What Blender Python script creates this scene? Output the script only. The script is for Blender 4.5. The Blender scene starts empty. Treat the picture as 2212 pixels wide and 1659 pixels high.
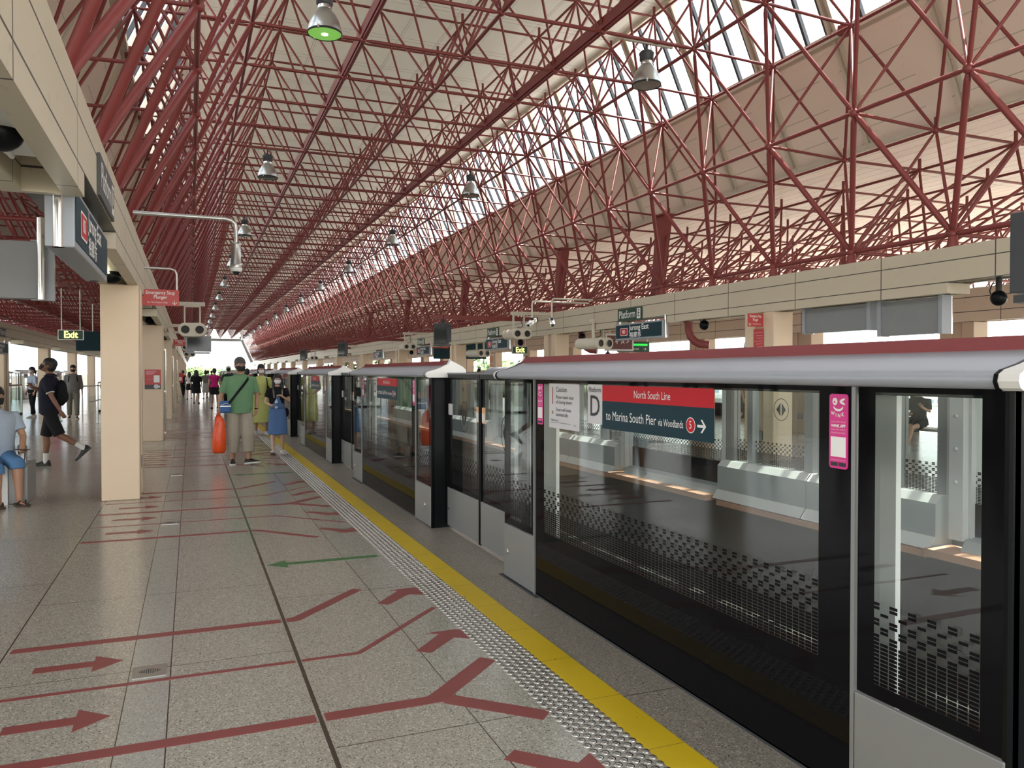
import bpy, bmesh, math, random
from mathutils import Vector, Matrix, Euler
random.seed(7)
PI = math.pi
SC = bpy.context.scene
COL = SC.collection

# ------------------------------------------------------------------ camera
cam_d = bpy.data.cameras.new('camera')
cam_d.sensor_fit = 'HORIZONTAL'; cam_d.sensor_width = 36.0
cam_d.lens = 1700.0 / 2212.0 * 36.0
cam_d.clip_start = 0.02; cam_d.clip_end = 2000
cam = bpy.data.objects.new('camera', cam_d); COL.objects.link(cam)
cam.location = (0, 0, 1.55)
cam.rotation_euler = (math.radians(90 - 0.859), 0, math.radians(-22.205))
SC.camera = cam

# ------------------------------------------------------------------ view, sky, sun
SC.view_settings.view_transform = 'Standard'
SC.view_settings.look = 'None'
SC.view_settings.exposure = 0.36
SC.view_settings.gamma = 1.0
SC.view_settings.use_curve_mapping = False
SC.cycles.max_bounces = 10
SC.cycles.diffuse_bounces = 5
SC.cycles.glossy_bounces = 4
SC.cycles.transmission_bounces = 4
SC.cycles.transparent_max_bounces = 24
SC.cycles.caustics_reflective = False
SC.cycles.caustics_refractive = False
SC.cycles.sample_clamp_indirect = 8.0
w = bpy.data.worlds.new('world'); SC.world = w; w.use_nodes = True
nt = w.node_tree; nt.nodes.clear()
wo = nt.nodes.new('ShaderNodeOutputWorld'); bg = nt.nodes.new('ShaderNodeBackground')
tc = nt.nodes.new('ShaderNodeTexCoord'); sx = nt.nodes.new('ShaderNodeSeparateXYZ'); rp = nt.nodes.new('ShaderNodeValToRGB')
nt.links.new(tc.outputs['Generated'], sx.inputs[0]); nt.links.new(sx.outputs['Z'], rp.inputs[0])
rp.color_ramp.elements[0].position = 0.0; rp.color_ramp.elements[0].color = (1.0, 0.98, 0.94, 1)
rp.color_ramp.elements[1].position = 1.0; rp.color_ramp.elements[1].color = (0.80, 0.90, 1.0, 1)
nt.links.new(rp.outputs[0], bg.inputs['Color']); bg.inputs['Strength'].default_value = 3.4
nt.links.new(bg.outputs[0], wo.inputs[0])
sun_d = bpy.data.lights.new('sun', 'SUN'); sun_d.energy = 14.0; sun_d.angle = math.radians(0.6); sun_d.color = (1.0, 0.93, 0.82)
sun = bpy.data.objects.new('sun', sun_d); COL.objects.link(sun)
sun.rotation_euler = Vector((0.36, 0.05, 1.0)).to_track_quat('Z', 'Y').to_euler()
sun.location = (20, 10, 40)

# ------------------------------------------------------------------ materials
MATS = {}
def _new(name):
    m = bpy.data.materials.new(name); m.use_nodes = True; MATS[name] = m
    return m, m.node_tree, m.node_tree.nodes['Principled BSDF']
def mat(name, col, rough=0.5, metal=0.0, var=0.0, scale=6.0, bump=0.0, emit=0.0, spec=0.5, coat=0.0):
    m, nt, b = _new(name)
    b.inputs['Base Color'].default_value = (*col, 1); b.inputs['Roughness'].default_value = rough
    b.inputs['Metallic'].default_value = metal; b.inputs['Specular IOR Level'].default_value = spec
    b.inputs['Coat Weight'].default_value = coat
    if emit:
        b.inputs['Emission Color'].default_value = (*col, 1); b.inputs['Emission Strength'].default_value = emit
    if var or bump:
        tc = nt.nodes.new('ShaderNodeTexCoord'); nz = nt.nodes.new('ShaderNodeTexNoise')
        nz.inputs['Scale'].default_value = scale; nz.inputs['Detail'].default_value = 4
        nt.links.new(tc.outputs['Object'], nz.inputs['Vector'])
        if var:
            mx = nt.nodes.new('ShaderNodeMix'); mx.data_type = 'RGBA'
            mx.inputs['A'].default_value = (*[c * (1 - var) for c in col], 1); mx.inputs['B'].default_value = (*[min(1, c * (1 + var)) for c in col], 1)
            nt.links.new(nz.outputs['Fac'], mx.inputs['Factor']); nt.links.new(mx.outputs['Result'], b.inputs['Base Color'])
        if bump:
            bp = nt.nodes.new('ShaderNodeBump'); bp.inputs['Strength'].default_value = bump; bp.inputs['Distance'].default_value = 0.01
            nt.links.new(nz.outputs['Fac'], bp.inputs['Height']); nt.links.new(bp.outputs[0], b.inputs['Normal'])
    return m
class NB:
    """tiny helper to write math node graphs"""
    def __init__(s, nt): s.nt = nt
    def n(s, t, **k):
        o = s.nt.nodes.new(t)
        for a, v in k.items(): setattr(o, a, v)
        return o
    def m(s, op, a, b=None, c=None):
        o = s.nt.nodes.new('ShaderNodeMath'); o.operation = op
        for i, v in enumerate((a, b, c)):
            if v is None: continue
            if isinstance(v, (int, float)): o.inputs[i].default_value = v
            else: s.nt.links.new(v, o.inputs[i])
        return o.outputs[0]
    def line(s, x, period, off, width):
        """1 where x is within width/2 of off + k*period"""
        t = s.m('PINGPONG', s.m('ADD', x, -off + 1000 * period), period / 2)
        return s.m('LESS_THAN', t, width / 2)
    def at(s, x, pos, width):
        return s.m('LESS_THAN', s.m('ABSOLUTE', s.m('SUBTRACT', x, pos)), width / 2)
    def mx(s, a, b): return s.m('MAXIMUM', a, b)
    def mul(s, a, b): return s.m('MULTIPLY', a, b)
    def xyz(s, kind='Object'):
        tc = s.n('ShaderNodeTexCoord'); sp = s.n('ShaderNodeSeparateXYZ'); s.nt.links.new(tc.outputs[kind], sp.inputs[0])
        s.tc = tc.outputs[kind]
        return sp.outputs
    def mix(s, f, a, b):
        o = s.n('ShaderNodeMix'); o.data_type = 'RGBA'
        for i, v in (('Factor', f), ('A', a), ('B', b)):
            if isinstance(v, tuple): o.inputs[i].default_value = (*v, 1)
            elif isinstance(v, (int, float)): o.inputs[i].default_value = v
            else: s.nt.links.new(v, o.inputs[i])
        return o.outputs['Result']
    def lk(s, a, b): s.nt.links.new(a, b)
    def noise(s, scale, detail=2, vec=None):
        o = s.n('ShaderNodeTexNoise'); o.inputs['Scale'].default_value = scale; o.inputs['Detail'].default_value = detail
        s.lk(vec or s.tc, o.inputs['Vector']); return o.outputs['Fac']

M = {}
M['red'] = mat('red steel paint', (0.205, 0.036, 0.034), 0.42, var=0.18, scale=3)
M['redsign'] = mat('red sign face', (0.50, 0.055, 0.055), 0.4)
M['redbright'] = mat('signal red', (0.55, 0.022, 0.035), 0.5, spec=.2)
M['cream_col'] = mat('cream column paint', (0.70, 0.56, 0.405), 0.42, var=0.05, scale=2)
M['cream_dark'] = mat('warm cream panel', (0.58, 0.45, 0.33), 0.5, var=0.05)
M['cream_cam'] = mat('cream housing paint', (0.60, 0.56, 0.47), 0.45, var=0.06)
M['black'] = mat('black frame paint', (0.005, 0.006, 0.007), 0.3, spec=.12)
M['blackmatte'] = mat('matte black', (0.012, 0.012, 0.013), 0.6)
M['darkgrey'] = mat('dark grey plastic', (0.045, 0.05, 0.058), 0.45)
M['midgrey'] = mat('mid grey painted metal', (0.22, 0.23, 0.24), 0.45, var=0.06)
M['bluegrey'] = mat('blue grey metal', (0.30, 0.33, 0.37), 0.4)
M['silver'] = mat('silver grey panel', (0.25, 0.26, 0.26), 0.38, metal=0.25, var=0.04, scale=4)
M['canopy'] = mat('satin silver canopy', (0.37, 0.40, 0.455), 0.42, metal=0.2)
M['chrome'] = mat('stainless steel', (0.62, 0.62, 0.60), 0.2, metal=1.0)
M['steel'] = mat('brushed steel', (0.50, 0.50, 0.48), 0.35, metal=0.9)
M['whiteplastic'] = mat('white moulded plastic', (0.74, 0.75, 0.73), 0.35)
M['white'] = mat('white', (0.85, 0.86, 0.85), 0.5)
M['greyw'] = mat('light grey vinyl', (0.62, 0.63, 0.66), 0.4)
M['canopyred'] = mat('canopy red band', (0.43, 0.095, 0.10), 0.35)
M['navy'] = mat('dark teal sign face', (0.008, 0.038, 0.055), 0.5, spec=.2)
M['signgreen'] = mat('dark green sign face', (0.010, 0.055, 0.03), 0.4)
M['pink'] = mat('magenta sticker', (0.70, 0.03, 0.27), 0.4)
M['pinklite'] = mat('pale pink print', (0.85, 0.45, 0.6), 0.4)
M['floor_red'] = mat('red floor vinyl', (0.235, 0.060, 0.058), 0.4, var=0.12, scale=9)
M['floor_green'] = mat('green floor vinyl', (0.05, 0.16, 0.055), 0.42, var=0.12, scale=9)
M['ink'] = mat('black ink', (0.02, 0.025, 0.03), 0.5)
M['exitlit'] = mat('lit yellow lettering', (0.95, 0.95, 0.25), 0.5, emit=1.6)
M['exitgreen'] = mat('lit green strip', (0.02, 0.55, 0.06), 0.5, emit=0.9)
M['tubelit'] = mat('lit lamp tube', (1.0, 0.85, 0.5), 0.5, emit=4.0)
M['lamplit'] = mat('lit lamp glow', (0.8, 1.0, 0.6), 0.5, emit=6.0)
M['lampgreen'] = mat('lit lamp lens', (0.30, 0.75, 0.14), 0.35, emit=0.35)
M['lampoff'] = mat('grey glass lens', (0.22, 0.23, 0.21), 0.15)
M['reflector'] = mat('spun aluminium', (0.50, 0.51, 0.50), 0.28, metal=0.85)
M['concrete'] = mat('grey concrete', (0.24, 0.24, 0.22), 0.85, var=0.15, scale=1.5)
M['skirt'] = mat('pale blue grey steel', (0.30, 0.335, 0.34), 0.5, var=0.05)
M['skirtlite'] = mat('light grey steel', (0.52, 0.54, 0.53), 0.45, var=0.05)
M['edge'] = mat('brown timber edge', (0.42, 0.24, 0.15), 0.7, var=0.2, scale=5)
M['orange_paper'] = mat('orange notice', (0.75, 0.42, 0.22), 0.6)
M['mirror_dark'] = mat('dark screen glass', (0.012, 0.022, 0.022), 0.12)
M['railsteel'] = mat('worn rail steel', (0.20, 0.15, 0.11), 0.45, metal=0.8)

def glass_mat(name, tint=(0.86, 0.9, 0.88), rough=0.0, opaque=None, refl=0.06):
    """clear sheet: transparent + fresnel reflection; opaque(nb, xyz) -> (mask, colour) adds printed areas"""
    m = bpy.data.materials.new(name); m.use_nodes = True; nt = m.node_tree; nt.nodes.clear(); nb = NB(nt)
    out = nb.n('ShaderNodeOutputMaterial'); tr = nb.n('ShaderNodeBsdfTransparent'); gl = nb.n('ShaderNodeBsdfGlossy')
    tr.inputs['Color'].default_value = (*tint, 1); gl.inputs['Roughness'].default_value = rough
    ge = nb.n('ShaderNodeNewGeometry'); dt = nb.n('ShaderNodeVectorMath', operation='DOT_PRODUCT')
    nb.lk(ge.outputs['Normal'], dt.inputs[0]); nb.lk(ge.outputs['Incoming'], dt.inputs[1])
    ca = nb.m('SUBTRACT', 1.0, nb.m('ABSOLUTE', dt.outputs['Value']))
    f = nb.m('MINIMUM', nb.m('MULTIPLY_ADD', nb.m('POWER', ca, 5.0), 1 - refl, refl), 1.0)
    mx = nb.n('ShaderNodeMixShader'); nb.lk(f, mx.inputs[0]); nb.lk(tr.outputs[0], mx.inputs[1]); nb.lk(gl.outputs[0], mx.inputs[2])
    last = mx.outputs[0]
    if opaque:
        o = nb.xyz(); mask, col, rg = opaque(nb, o); mask = nb.mul(mask, nb.m('LESS_THAN', o['X'], .004))   # printed on the outer face only
        pb = nb.n('ShaderNodeBsdfPrincipled'); pb.inputs['Base Color'].default_value = (*col, 1); pb.inputs['Roughness'].default_value = rg; pb.inputs['Specular IOR Level'].default_value = .07
        m2 = nb.n('ShaderNodeMixShader'); nb.lk(mask, m2.inputs[0]); nb.lk(last, m2.inputs[1]); nb.lk(pb.outputs[0], m2.inputs[2]); last = m2.outputs[0]
    nb.lk(last, out.inputs[0]); MATS[name] = m
    return m

# ------------------------------------------------------------------ mesh building
class MB:
    def __init__(s): s.v = []; s.f = []; s.m = []; s.sm = []
    def add(s, vs, fs, mi=0, smooth=False):
        b = len(s.v); s.v += [tuple(v) for v in vs]; s.f += [tuple(b + i for i in f) for f in fs]
        s.m += [mi] * len(fs); s.sm += [smooth] * len(fs); return s
    def box(s, x0, x1, y0, y1, z0, z1, mi=0):
        if x0 > x1: x0, x1 = x1, x0
        if y0 > y1: y0, y1 = y1, y0
        if z0 > z1: z0, z1 = z1, z0
        v = [(x, y, z) for x in (x0, x1) for y in (y0, y1) for z in (z0, z1)]
        return s.add(v, [(0, 1, 3, 2), (4, 6, 7, 5), (0, 4, 5, 1), (2, 3, 7, 6), (0, 2, 6, 4), (1, 5, 7, 3)], mi)
    def quad(s, *p, mi=0): return s.add(p, [tuple(range(len(p)))], mi)
    def tube(s, a, b, r, n=8, r2=None, mi=0, caps=True, smooth=True):
        a = Vector(a); b = Vector(b); d = (b - a)
        if d.length < 1e-6: return s
        d.normalize(); r2 = r if r2 is None else r2
        u = d.orthogonal().normalized() if abs(d.z) > .99 or True else None
        u = (Vector((0, 0, 1)).cross(d) if abs(d.z) < .99 else Vector((1, 0, 0))).normalized(); v = d.cross(u)
        vs = []
        for c, rr in ((a, r), (b, r2)):
            for i in range(n):
                t = 2 * PI * i / n; vs.append(c + (u * math.cos(t) + v * math.sin(t)) * rr)
        s.add(vs, [(i, (i + 1) % n, n + (i + 1) % n, n + i) for i in range(n)], mi, smooth)
        if caps: s.add(vs, [tuple(range(n - 1, -1, -1)), tuple(range(n, 2 * n))], mi)
        return s
    def path(s, pts, rad, n=10, mi=0, caps=True, closed=False):
        """swept round section; rad number, list, or list of (rx, ry)"""
        P = [Vector(p) for p in pts]; N = len(P)
        R = [rad] * N if isinstance(rad, (int, float)) else list(rad)
        up = None; vs = []
        for i, p in enumerate(P):
            d = (P[min(i + 1, N - 1)] - P[max(i - 1, 0)]).normalized()
            if up is None: up = (Vector((0, 1, 0)) if abs(d.y) < .9 else Vector((1, 0, 0)))
            u = (up - d * up.dot(d)).normalized(); up = u; v = d.cross(u)
            r = R[i]; rx, ry = (r, r) if isinstance(r, (int, float)) else r
            for k in range(n):
                t = 2 * PI * k / n; vs.append(p + v * math.cos(t) * rx + u * math.sin(t) * ry)
        fs = [(j * n + i, j * n + (i + 1) % n, (j + 1) * n + (i + 1) % n, (j + 1) * n + i) for j in range(N - 1) for i in range(n)]
        s.add(vs, fs, mi, True)
        if caps: s.add(vs, [tuple(range(n - 1, -1, -1)), tuple(range((N - 1) * n, N * n))], mi)
        return s
    def lathe(s, prof, c=(0, 0, 0), n=24, mi=0, smooth=True, axis='z', caps=True):
        vs = []
        for r, z in prof:
            for k in range(n):
                t = 2 * PI * k / n; p = (r * math.cos(t), r * math.sin(t), z)
                if axis == 'y': p = (p[0], p[2], p[1])
                if axis == 'x': p = (p[2], p[0], p[1])
                vs.append((c[0] + p[0], c[1] + p[1], c[2] + p[2]))
        N = len(prof)
        s.add(vs, [(j * n + i, j * n + (i + 1) % n, (j + 1) * n + (i + 1) % n, (j + 1) * n + i) for j in range(N - 1) for i in range(n)], mi, smooth)
        if caps: s.add(vs, [tuple(range(n - 1, -1, -1)), tuple(range((N - 1) * n, N * n))], mi)
        return s
    def prism_y(s, prof, y0, y1, mi=0, smooth=False, caps=True):
        """profile [(x, z)] extruded along y"""
        n = len(prof); vs = [(x, y0, z) for x, z in prof] + [(x, y1, z) for x, z in prof]
        s.add(vs, [(i, (i + 1) % n, n + (i + 1) % n, n + i) for i in range(n)], mi, smooth)
        if caps: s.add(vs, [tuple(range(n - 1, -1, -1)), tuple(range(n, 2 * n))], mi)
        return s
    def prism(s, poly, z0, z1, mi=0):
        """polygon [(x, y)] extruded along z"""
        n = len(poly); vs = [(x, y, z0) for x, y in poly] + [(x, y, z1) for x, y in poly]
        return s.add(vs, [(i, (i + 1) % n, n + (i + 1) % n, n + i) for i in range(n)] + [tuple(range(n - 1, -1, -1)), tuple(range(n, 2 * n))], mi)
    def sphere(s, c, r, n=16, m=10, mi=0, rz=None, z0=-1.0, z1=1.0):
        rz = r if rz is None else rz; prof = []
        a0 = math.asin(z0); a1 = math.asin(z1)
        for j in range(m + 1):
            a = a0 + (a1 - a0) * j / m; prof.append((max(1e-4, r * math.cos(a)), rz * math.sin(a)))
        return s.lathe(prof, c, n, mi, True)
    def xform(s, mat4, start=0):
        for i in range(start, len(s.v)): s.v[i] = tuple(mat4 @ Vector(s.v[i]))
        return s
    def mesh(s, name):
        me = bpy.data.meshes.new(name); me.from_pydata(s.v, [], s.f)
        me.polygons.foreach_set('material_index', s.m); me.polygons.foreach_set('use_smooth', s.sm)
        bm = bmesh.new(); bm.from_mesh(me); bmesh.ops.recalc_face_normals(bm, faces=bm.faces); bm.to_mesh(me); bm.free()
        me.update(); return me
    def build(s, name, mats, parent=None, label=None, bevel=0):
        me = s.mesh(name)
        for m in (mats if isinstance(mats, (list, tuple)) else [mats]): me.materials.append(M[m] if isinstance(m, str) else m)
        o = bpy.data.objects.new(name, me); COL.objects.link(o)
        if parent is not None: o.parent = parent
        if label: o['label'] = label
        if bevel:
            md = o.modifiers.new('edge', 'BEVEL'); md.width = bevel; md.segments = 2; md.limit_method = 'ANGLE'; md.angle_limit = math.radians(50)
        return o
def box(x0, x1, y0, y1, z0, z1): return MB().box(x0, x1, y0, y1, z0, z1)
def thing(name, label, cat, loc=(0, 0, 0), rz=0.0, group=None, kind=None):
    o = bpy.data.objects.new(name, None); COL.objects.link(o); o.empty_display_size = 0.1
    o.location = loc; o.rotation_euler = (0, 0, rz); return tag(o, label, cat, group, kind)
def tag(o, label=None, cat=None, group=None, kind=None):
    if label: o['label'] = label
    if cat: o['category'] = cat
    if group: o['group'] = group
    if kind: o['kind'] = kind
    return o
def struct(o, label=None): return tag(o, label, None, None, 'structure')
def dup(root, loc, rz=None, label=None, group=None):
    """copy of a thing with copies of its parts and sub-parts"""
    r = root.copy(); COL.objects.link(r); r.location = loc
    if rz is not None: r.rotation_euler = (0, 0, rz)
    if label: r['label'] = label
    if group: r['group'] = group
    for ch in list(root.children):
        c = ch.copy(); COL.objects.link(c); c.parent = r
        for g in list(ch.children):
            d = g.copy(); COL.objects.link(d); d.parent = c
    return r
ORD = ['first', 'second', 'third', 'fourth', 'fifth', 'sixth', 'seventh', 'eighth', 'ninth', 'tenth', 'eleventh', 'twelfth', 'thirteenth', 'fourteenth', 'fifteenth', 'sixteenth', 'seventeenth', 'eighteenth', 'nineteenth', 'twentieth', 'twenty-first', 'twenty-second', 'twenty-third', 'twenty-fourth']

def text_mesh(txt, size, sx=1.0, bold=0.0, align='CENTER', spacing=1.0):
    """flat lettering in the xz plane facing -y, origin at its centre baseline; returns verts, faces"""
    cu = bpy.data.curves.new('lettering', 'FONT'); cu.body = txt; cu.size = size; cu.align_x = align; cu.align_y = 'CENTER'
    cu.offset = bold; cu.space_line = spacing; cu.resolution_u = 3
    ob = bpy.data.objects.new('lettering', cu); COL.objects.link(ob)
    dg = bpy.context.evaluated_depsgraph_get(); me = bpy.data.meshes.new_from_object(ob.evaluated_get(dg))
    vs = [(v.co.x * sx, 0.0, v.co.y) for v in me.vertices]; fs = [tuple(p.vertices) for p in me.polygons]
    bpy.data.objects.remove(ob); bpy.data.curves.remove(cu); bpy.data.meshes.remove(me)
    return vs, fs
def add_text(mb, txt, size, x, z, face='-y', d=0.0, y=0.0, sx=0.8, mi=0, bold=0.0, align='CENTER', spacing=1.0, fit=None):
    """lettering on a face. face -y: reads along +x at depth y=d. face -x: plane x=d, reads along -y. face +x: plane x=d, reads along +y"""
    vs, fs = text_mesh(txt, size, sx, bold, align, spacing)
    if fit: q = fit / (max(v[0] for v in vs) - min(v[0] for v in vs)); vs = [(v[0] * q, v[1], v[2]) for v in vs]
    if face == '-y': vv = [(x + a, d, z + c) for a, b, c in vs]
    elif face == '-x': vv = [(d, y - a, z + c) for a, b, c in vs]
    elif face == '+x': vv = [(d, y + a, z + c) for a, b, c in vs]
    elif face == '+y': vv = [(x - a, d, z + c) for a, b, c in vs]
    mb.add(vv, fs, mi); return mb
# ================================================================== the hall
S = 1.77; X1 = 8.7; H0 = 1.55; Y0 = 12.95 % S; YA, YB = -6, 138.0     # bay of the roof grid
def RZ(f): return H0 + f * X1
BOT = [('B0', -.090, .215, 0), ('A0', .01, .421, .5), ('C0', .105, .6256, 0), ('D1', .305, .6256, 0), ('D2', .505, .6256, 0), ('D3', .705, .6256, 0), ('C1', .905, .6256, 0), ('A1', 1.0, .421, .5), ('B1', 1.10, .215, 0)]
TOP = [('T0', -.175, .414, .5), ('U0', -.086, .619, 0), ('V0', .002, .831, .5), ('W1', .205, .831, .5), ('W2', .405, .831, .5), ('W3', .605, .831, .5), ('W4', .805, .831, .5), ('V1', 1.008, .831, .5), ('U1', 1.096, .619, 0), ('T1', 1.185, .414, .5)]
LEFT_N, RIGHT_N = 5, 8
BOT = [('L%d' % k, -.08 - .2 * k, .215, 0) for k in range(LEFT_N, 0, -1)] + BOT + [('R%d' % k, 1.09 + .2 * k, .215, 0) for k in range(1, RIGHT_N + 1)]
TOP = [('M%d' % k, -.175 - .2 * k, .414, .5) for k in range(LEFT_N, 0, -1)] + TOP + [('N%d' % k, 1.185 + .2 * k, .414, .5) for k in range(1, RIGHT_N + 1)]
ROW = {n: (x * X1, RZ(z), ph) for n, x, z, ph in BOT + TOP}
K0, K1 = -4, 76
def node(r, k):
    x, z, ph = ROW[r]; return Vector((x, Y0 + (k + ph) * S, z))
bars = []            # (p, q, radius)
def link2(a, b, k, r):
    """bars from node k of row a to the neighbouring node(s) of row b"""
    pa = ROW[a][2]; pb = ROW[b][2]
    if pa == pb: bars.append((node(a, k), node(b, k), r))
    elif pa == 0: bars.append((node(a, k), node(b, k), r)); bars.append((node(a, k), node(b, k - 1), r))
    else: bars.append((node(a, k), node(b, k), r)); bars.append((node(a, k), node(b, k + 1), r))
web = []
for i in range(LEFT_N, 0, -1): web += [('M%d' % i, 'L%d' % i)] + ([('M%d' % i, 'L%d' % (i - 1))] if i > 1 else [('M1', 'B0')])
web += [('T0', 'B0'), ('T0', 'A0'), ('U0', 'A0'), ('U0', 'C0'), ('V0', 'C0'), ('W1', 'C0'), ('W1', 'D1'), ('W2', 'D1'), ('W2', 'D2'), ('W3', 'D2'), ('W3', 'D3'), ('W4', 'D3'), ('W4', 'C1'), ('V1', 'C1'), ('U1', 'C1'), ('U1', 'A1'), ('T1', 'A1'), ('T1', 'B1')]
for i in range(1, RIGHT_N + 1): web += [('N%d' % i, 'B1' if i == 1 else 'R%d' % (i - 1)), ('N%d' % i, 'R%d' % i)]
bn = [b[0] for b in BOT]; tn = [t[0] for t in TOP]
for k in range(K0, K1):
    for names in (bn, tn):
        for i, r in enumerate(names):
            x, z, ph = ROW[r]
            rad = 0.032 if names is bn else 0.026
            if r in ('B0', 'B1'): rad = .040
            bars.append((node(r, k), node(r, k + 1), rad))
            if i + 1 < len(names):
                q = names[i + 1]; rr = 0.030 if names is bn else 0.024
                if {r, q} in ({'B0', 'A0'}, {'A1', 'B1'}): rr = 0.047 if 'A0' in (r, q) else .042
                link2(r, q, k, rr)
    for a, b in web: link2(a, b, k, 0.0235)
def bar_mesh(mb, p, q, r, n=6):
    d = (q - p).normalized(); L = (q - p).length; e = min(.13, L * .12)
    mb.tube(p, p + d * e, r * .35, n, r, caps=False); mb.tube(p + d * e, q - d * e, r, n, caps=False); mb.tube(q - d * e, q, r, n, r * .35, caps=False)
def cam_cost(p):
    v = Vector(p) - Vector((0, 0, 1.55)); c = Vector((math.sin(.3875), math.cos(.3875), 0))
    a = v.dot(c); sx = v.x * math.cos(.3875) - v.y * math.sin(.3875)
    if a < 1.5 or abs(sx / a) > .66 or v.z / a > .5: return 1e3 + v.length
    return v.length
frame = thing('space_frame', 'red tubular steel space frame roof truss over the tracks and platforms', 'roof truss', (0, 0, 0))
bars.sort(key=lambda b: cam_cost((b[0] + b[1]) / 2))
for p, q, r in bars[:100]:
    mb = MB(); bar_mesh(mb, p, q, r, 12); mb.build('tube', 'red', frame)
mb = MB()
for i, (p, q, r) in enumerate(bars[100:]):
    far = cam_cost((p + q) / 2)
    if far < 45 or far > 900: bar_mesh(mb, p, q, r, 6)
    else: mb.tube(p, q, r, 5, caps=False)
tag(mb.build('tube', 'red', frame), kind='stuff')
nodes = [(r, k) for r in ROW for k in range(K0, K1 + 1)]
nodes.sort(key=lambda t: cam_cost(node(*t)))
def node_ball(mb, r, k, n=10):
    mb.sphere(node(r, k), .068 if r in ('B0', 'B1', 'A0', 'A1') else .052, n, max(4, n // 2))
for r, k in nodes[:100]:
    mb = MB(); node_ball(mb, r, k, 14); mb.build('node_joint', 'red', frame)
mb = MB()
for r, k in nodes[100:1100]: node_ball(mb, r, k, 6)
tag(mb.build('node_joint', 'red', frame), kind='stuff')
for r in ('D1', 'D3'):                                   # the two deep chords are box girders
    x, z, ph = ROW[r]; mb = MB(); mb.box(x - .05, x + .05, Y0 + K0 * S, Y0 + K1 * S, z + .02, z + .20); mb.build('box_girder', 'red', frame, 'deep red box girder along a bottom chord')
mb = MB()                                                # stubs that hold the roof sheets, red brackets at the skylight foot
for r in tn:
    x, z, ph = ROW[r]
    for k in range(K0, 34):
        p = node(r, k)
        if r in ('U0', 'U1'): sgn = 1 if r == 'U1' else -1; mb.box(p.x + sgn * .08, p.x + sgn * .26, p.y + .18, p.y + .36, p.z + .0, p.z + .15)
        else: mb.tube(p, p + Vector((0, 0, .2)), .03, 6)
tag(mb.build('roof_bracket', 'red', frame), kind='stuff')
mb = MB()                                                # feet of the frame on the beams
for r in ('B0', 'B1'):
    for k in range(K0, 50):
        p = node(r, k); mb.tube((p.x, p.y, 3.2), p, .09, 8, .05)
tag(mb.build('bearing_foot', 'red', frame), kind='stuff')

# roof sheets -------------------------------------------------------
def panel_mat(name, col, cols, dark=(.42, .40, .36), rough=.55, transl=0):
    """light sheets with seams; cols(nb, xyz) gives the seam mask"""
    m, nt, b = _new(name); nb = NB(nt); o = nb.xyz()
    mask = cols(nb, o); n = nb.noise(.6, 4); n2 = nb.noise(9, 4)
    base = nb.mix(n, tuple(c * .90 for c in col), tuple(min(1, c * 1.06) for c in col))
    base = nb.mix(nb.m('GREATER_THAN', n2, .68), base, tuple(c * .88 for c in col))
    nb.lk(nb.mix(mask, base, dark), b.inputs['Base Color']); b.inputs['Roughness'].default_value = rough
    bp = nb.n('ShaderNodeBump'); bp.inputs['Strength'].default_value = .6; bp.inputs['Distance'].default_value = .02; bp.invert = True
    nb.lk(mask, bp.inputs['Height']); nb.lk(bp.outputs[0], b.inputs['Normal'])
    if transl:                                            # translucency added to brighten the dim upper hall
        tr = nb.n('ShaderNodeBsdfTranslucent'); tr.inputs['Color'].default_value = (*col, 1); mx = nb.n('ShaderNodeMixShader'); mx.inputs[0].default_value = transl
        nb.lk(b.outputs[0], mx.inputs[1]); nb.lk(tr.outputs[0], mx.inputs[2]); nb.lk(mx.outputs[0], [n_ for n_ in nt.nodes if n_.type == 'OUTPUT_MATERIAL'][0].inputs[0])
    return m
M['ceil_top'] = panel_mat('off white roof sheets', (.80, .79, .735), lambda nb, o: nb.mx(nb.mx(nb.line(o['X'], .87, .0, .016), nb.line(o['X'], .87, .05, .012)), nb.mx(nb.line(o['Y'], S, Y0 + .5 * S + .1, .02), nb.line(o['Y'], S, Y0 + .5 * S - .06, .02))), transl=.13)
M['ceil_side'] = panel_mat('pinkish white wall sheets', (.78, .69, .61), lambda nb, o: nb.mx(nb.mul(nb.line(o['Z'], .46, .12, .014), nb.m('LESS_THAN', nb.m('FRACT', nb.m('MULTIPLY', o['Y'], 1 / S)), .75)), nb.line(o['Y'], S, Y0 + .5 * S - .3, .02)), transl=.09)
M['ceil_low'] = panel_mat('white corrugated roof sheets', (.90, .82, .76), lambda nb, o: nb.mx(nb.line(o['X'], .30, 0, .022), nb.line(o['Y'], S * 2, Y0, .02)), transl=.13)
M['ceil_low_shaded'] = panel_mat('shade-darkened corrugated roof sheets', (.34, .28, .25), lambda nb, o: nb.mx(nb.line(o['X'], .30, 0, .022), nb.line(o['Y'], S * 2, Y0, .02)))  # same sheets as the right low roof, left-side shade put into the colour
M['rib'] = mat('pale roof rib', (.62, .58, .48), .5, var=.05)
ZT = RZ(.831) + .24; xl, xr = .002 * X1 - .10, 1.008 * X1 + .10
ztl, zul, zlo = ZT, RZ(.619) + .12, RZ(.414) + .22
xu = 1.096 * X1 + .30; xt = 1.185 * X1 + .30
axm = (.505 * X1) * 2
struct(MB().box(xl, xr, YA, YB, ZT, ZT + .12).build('ceiling', 'ceil_top'))
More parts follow.
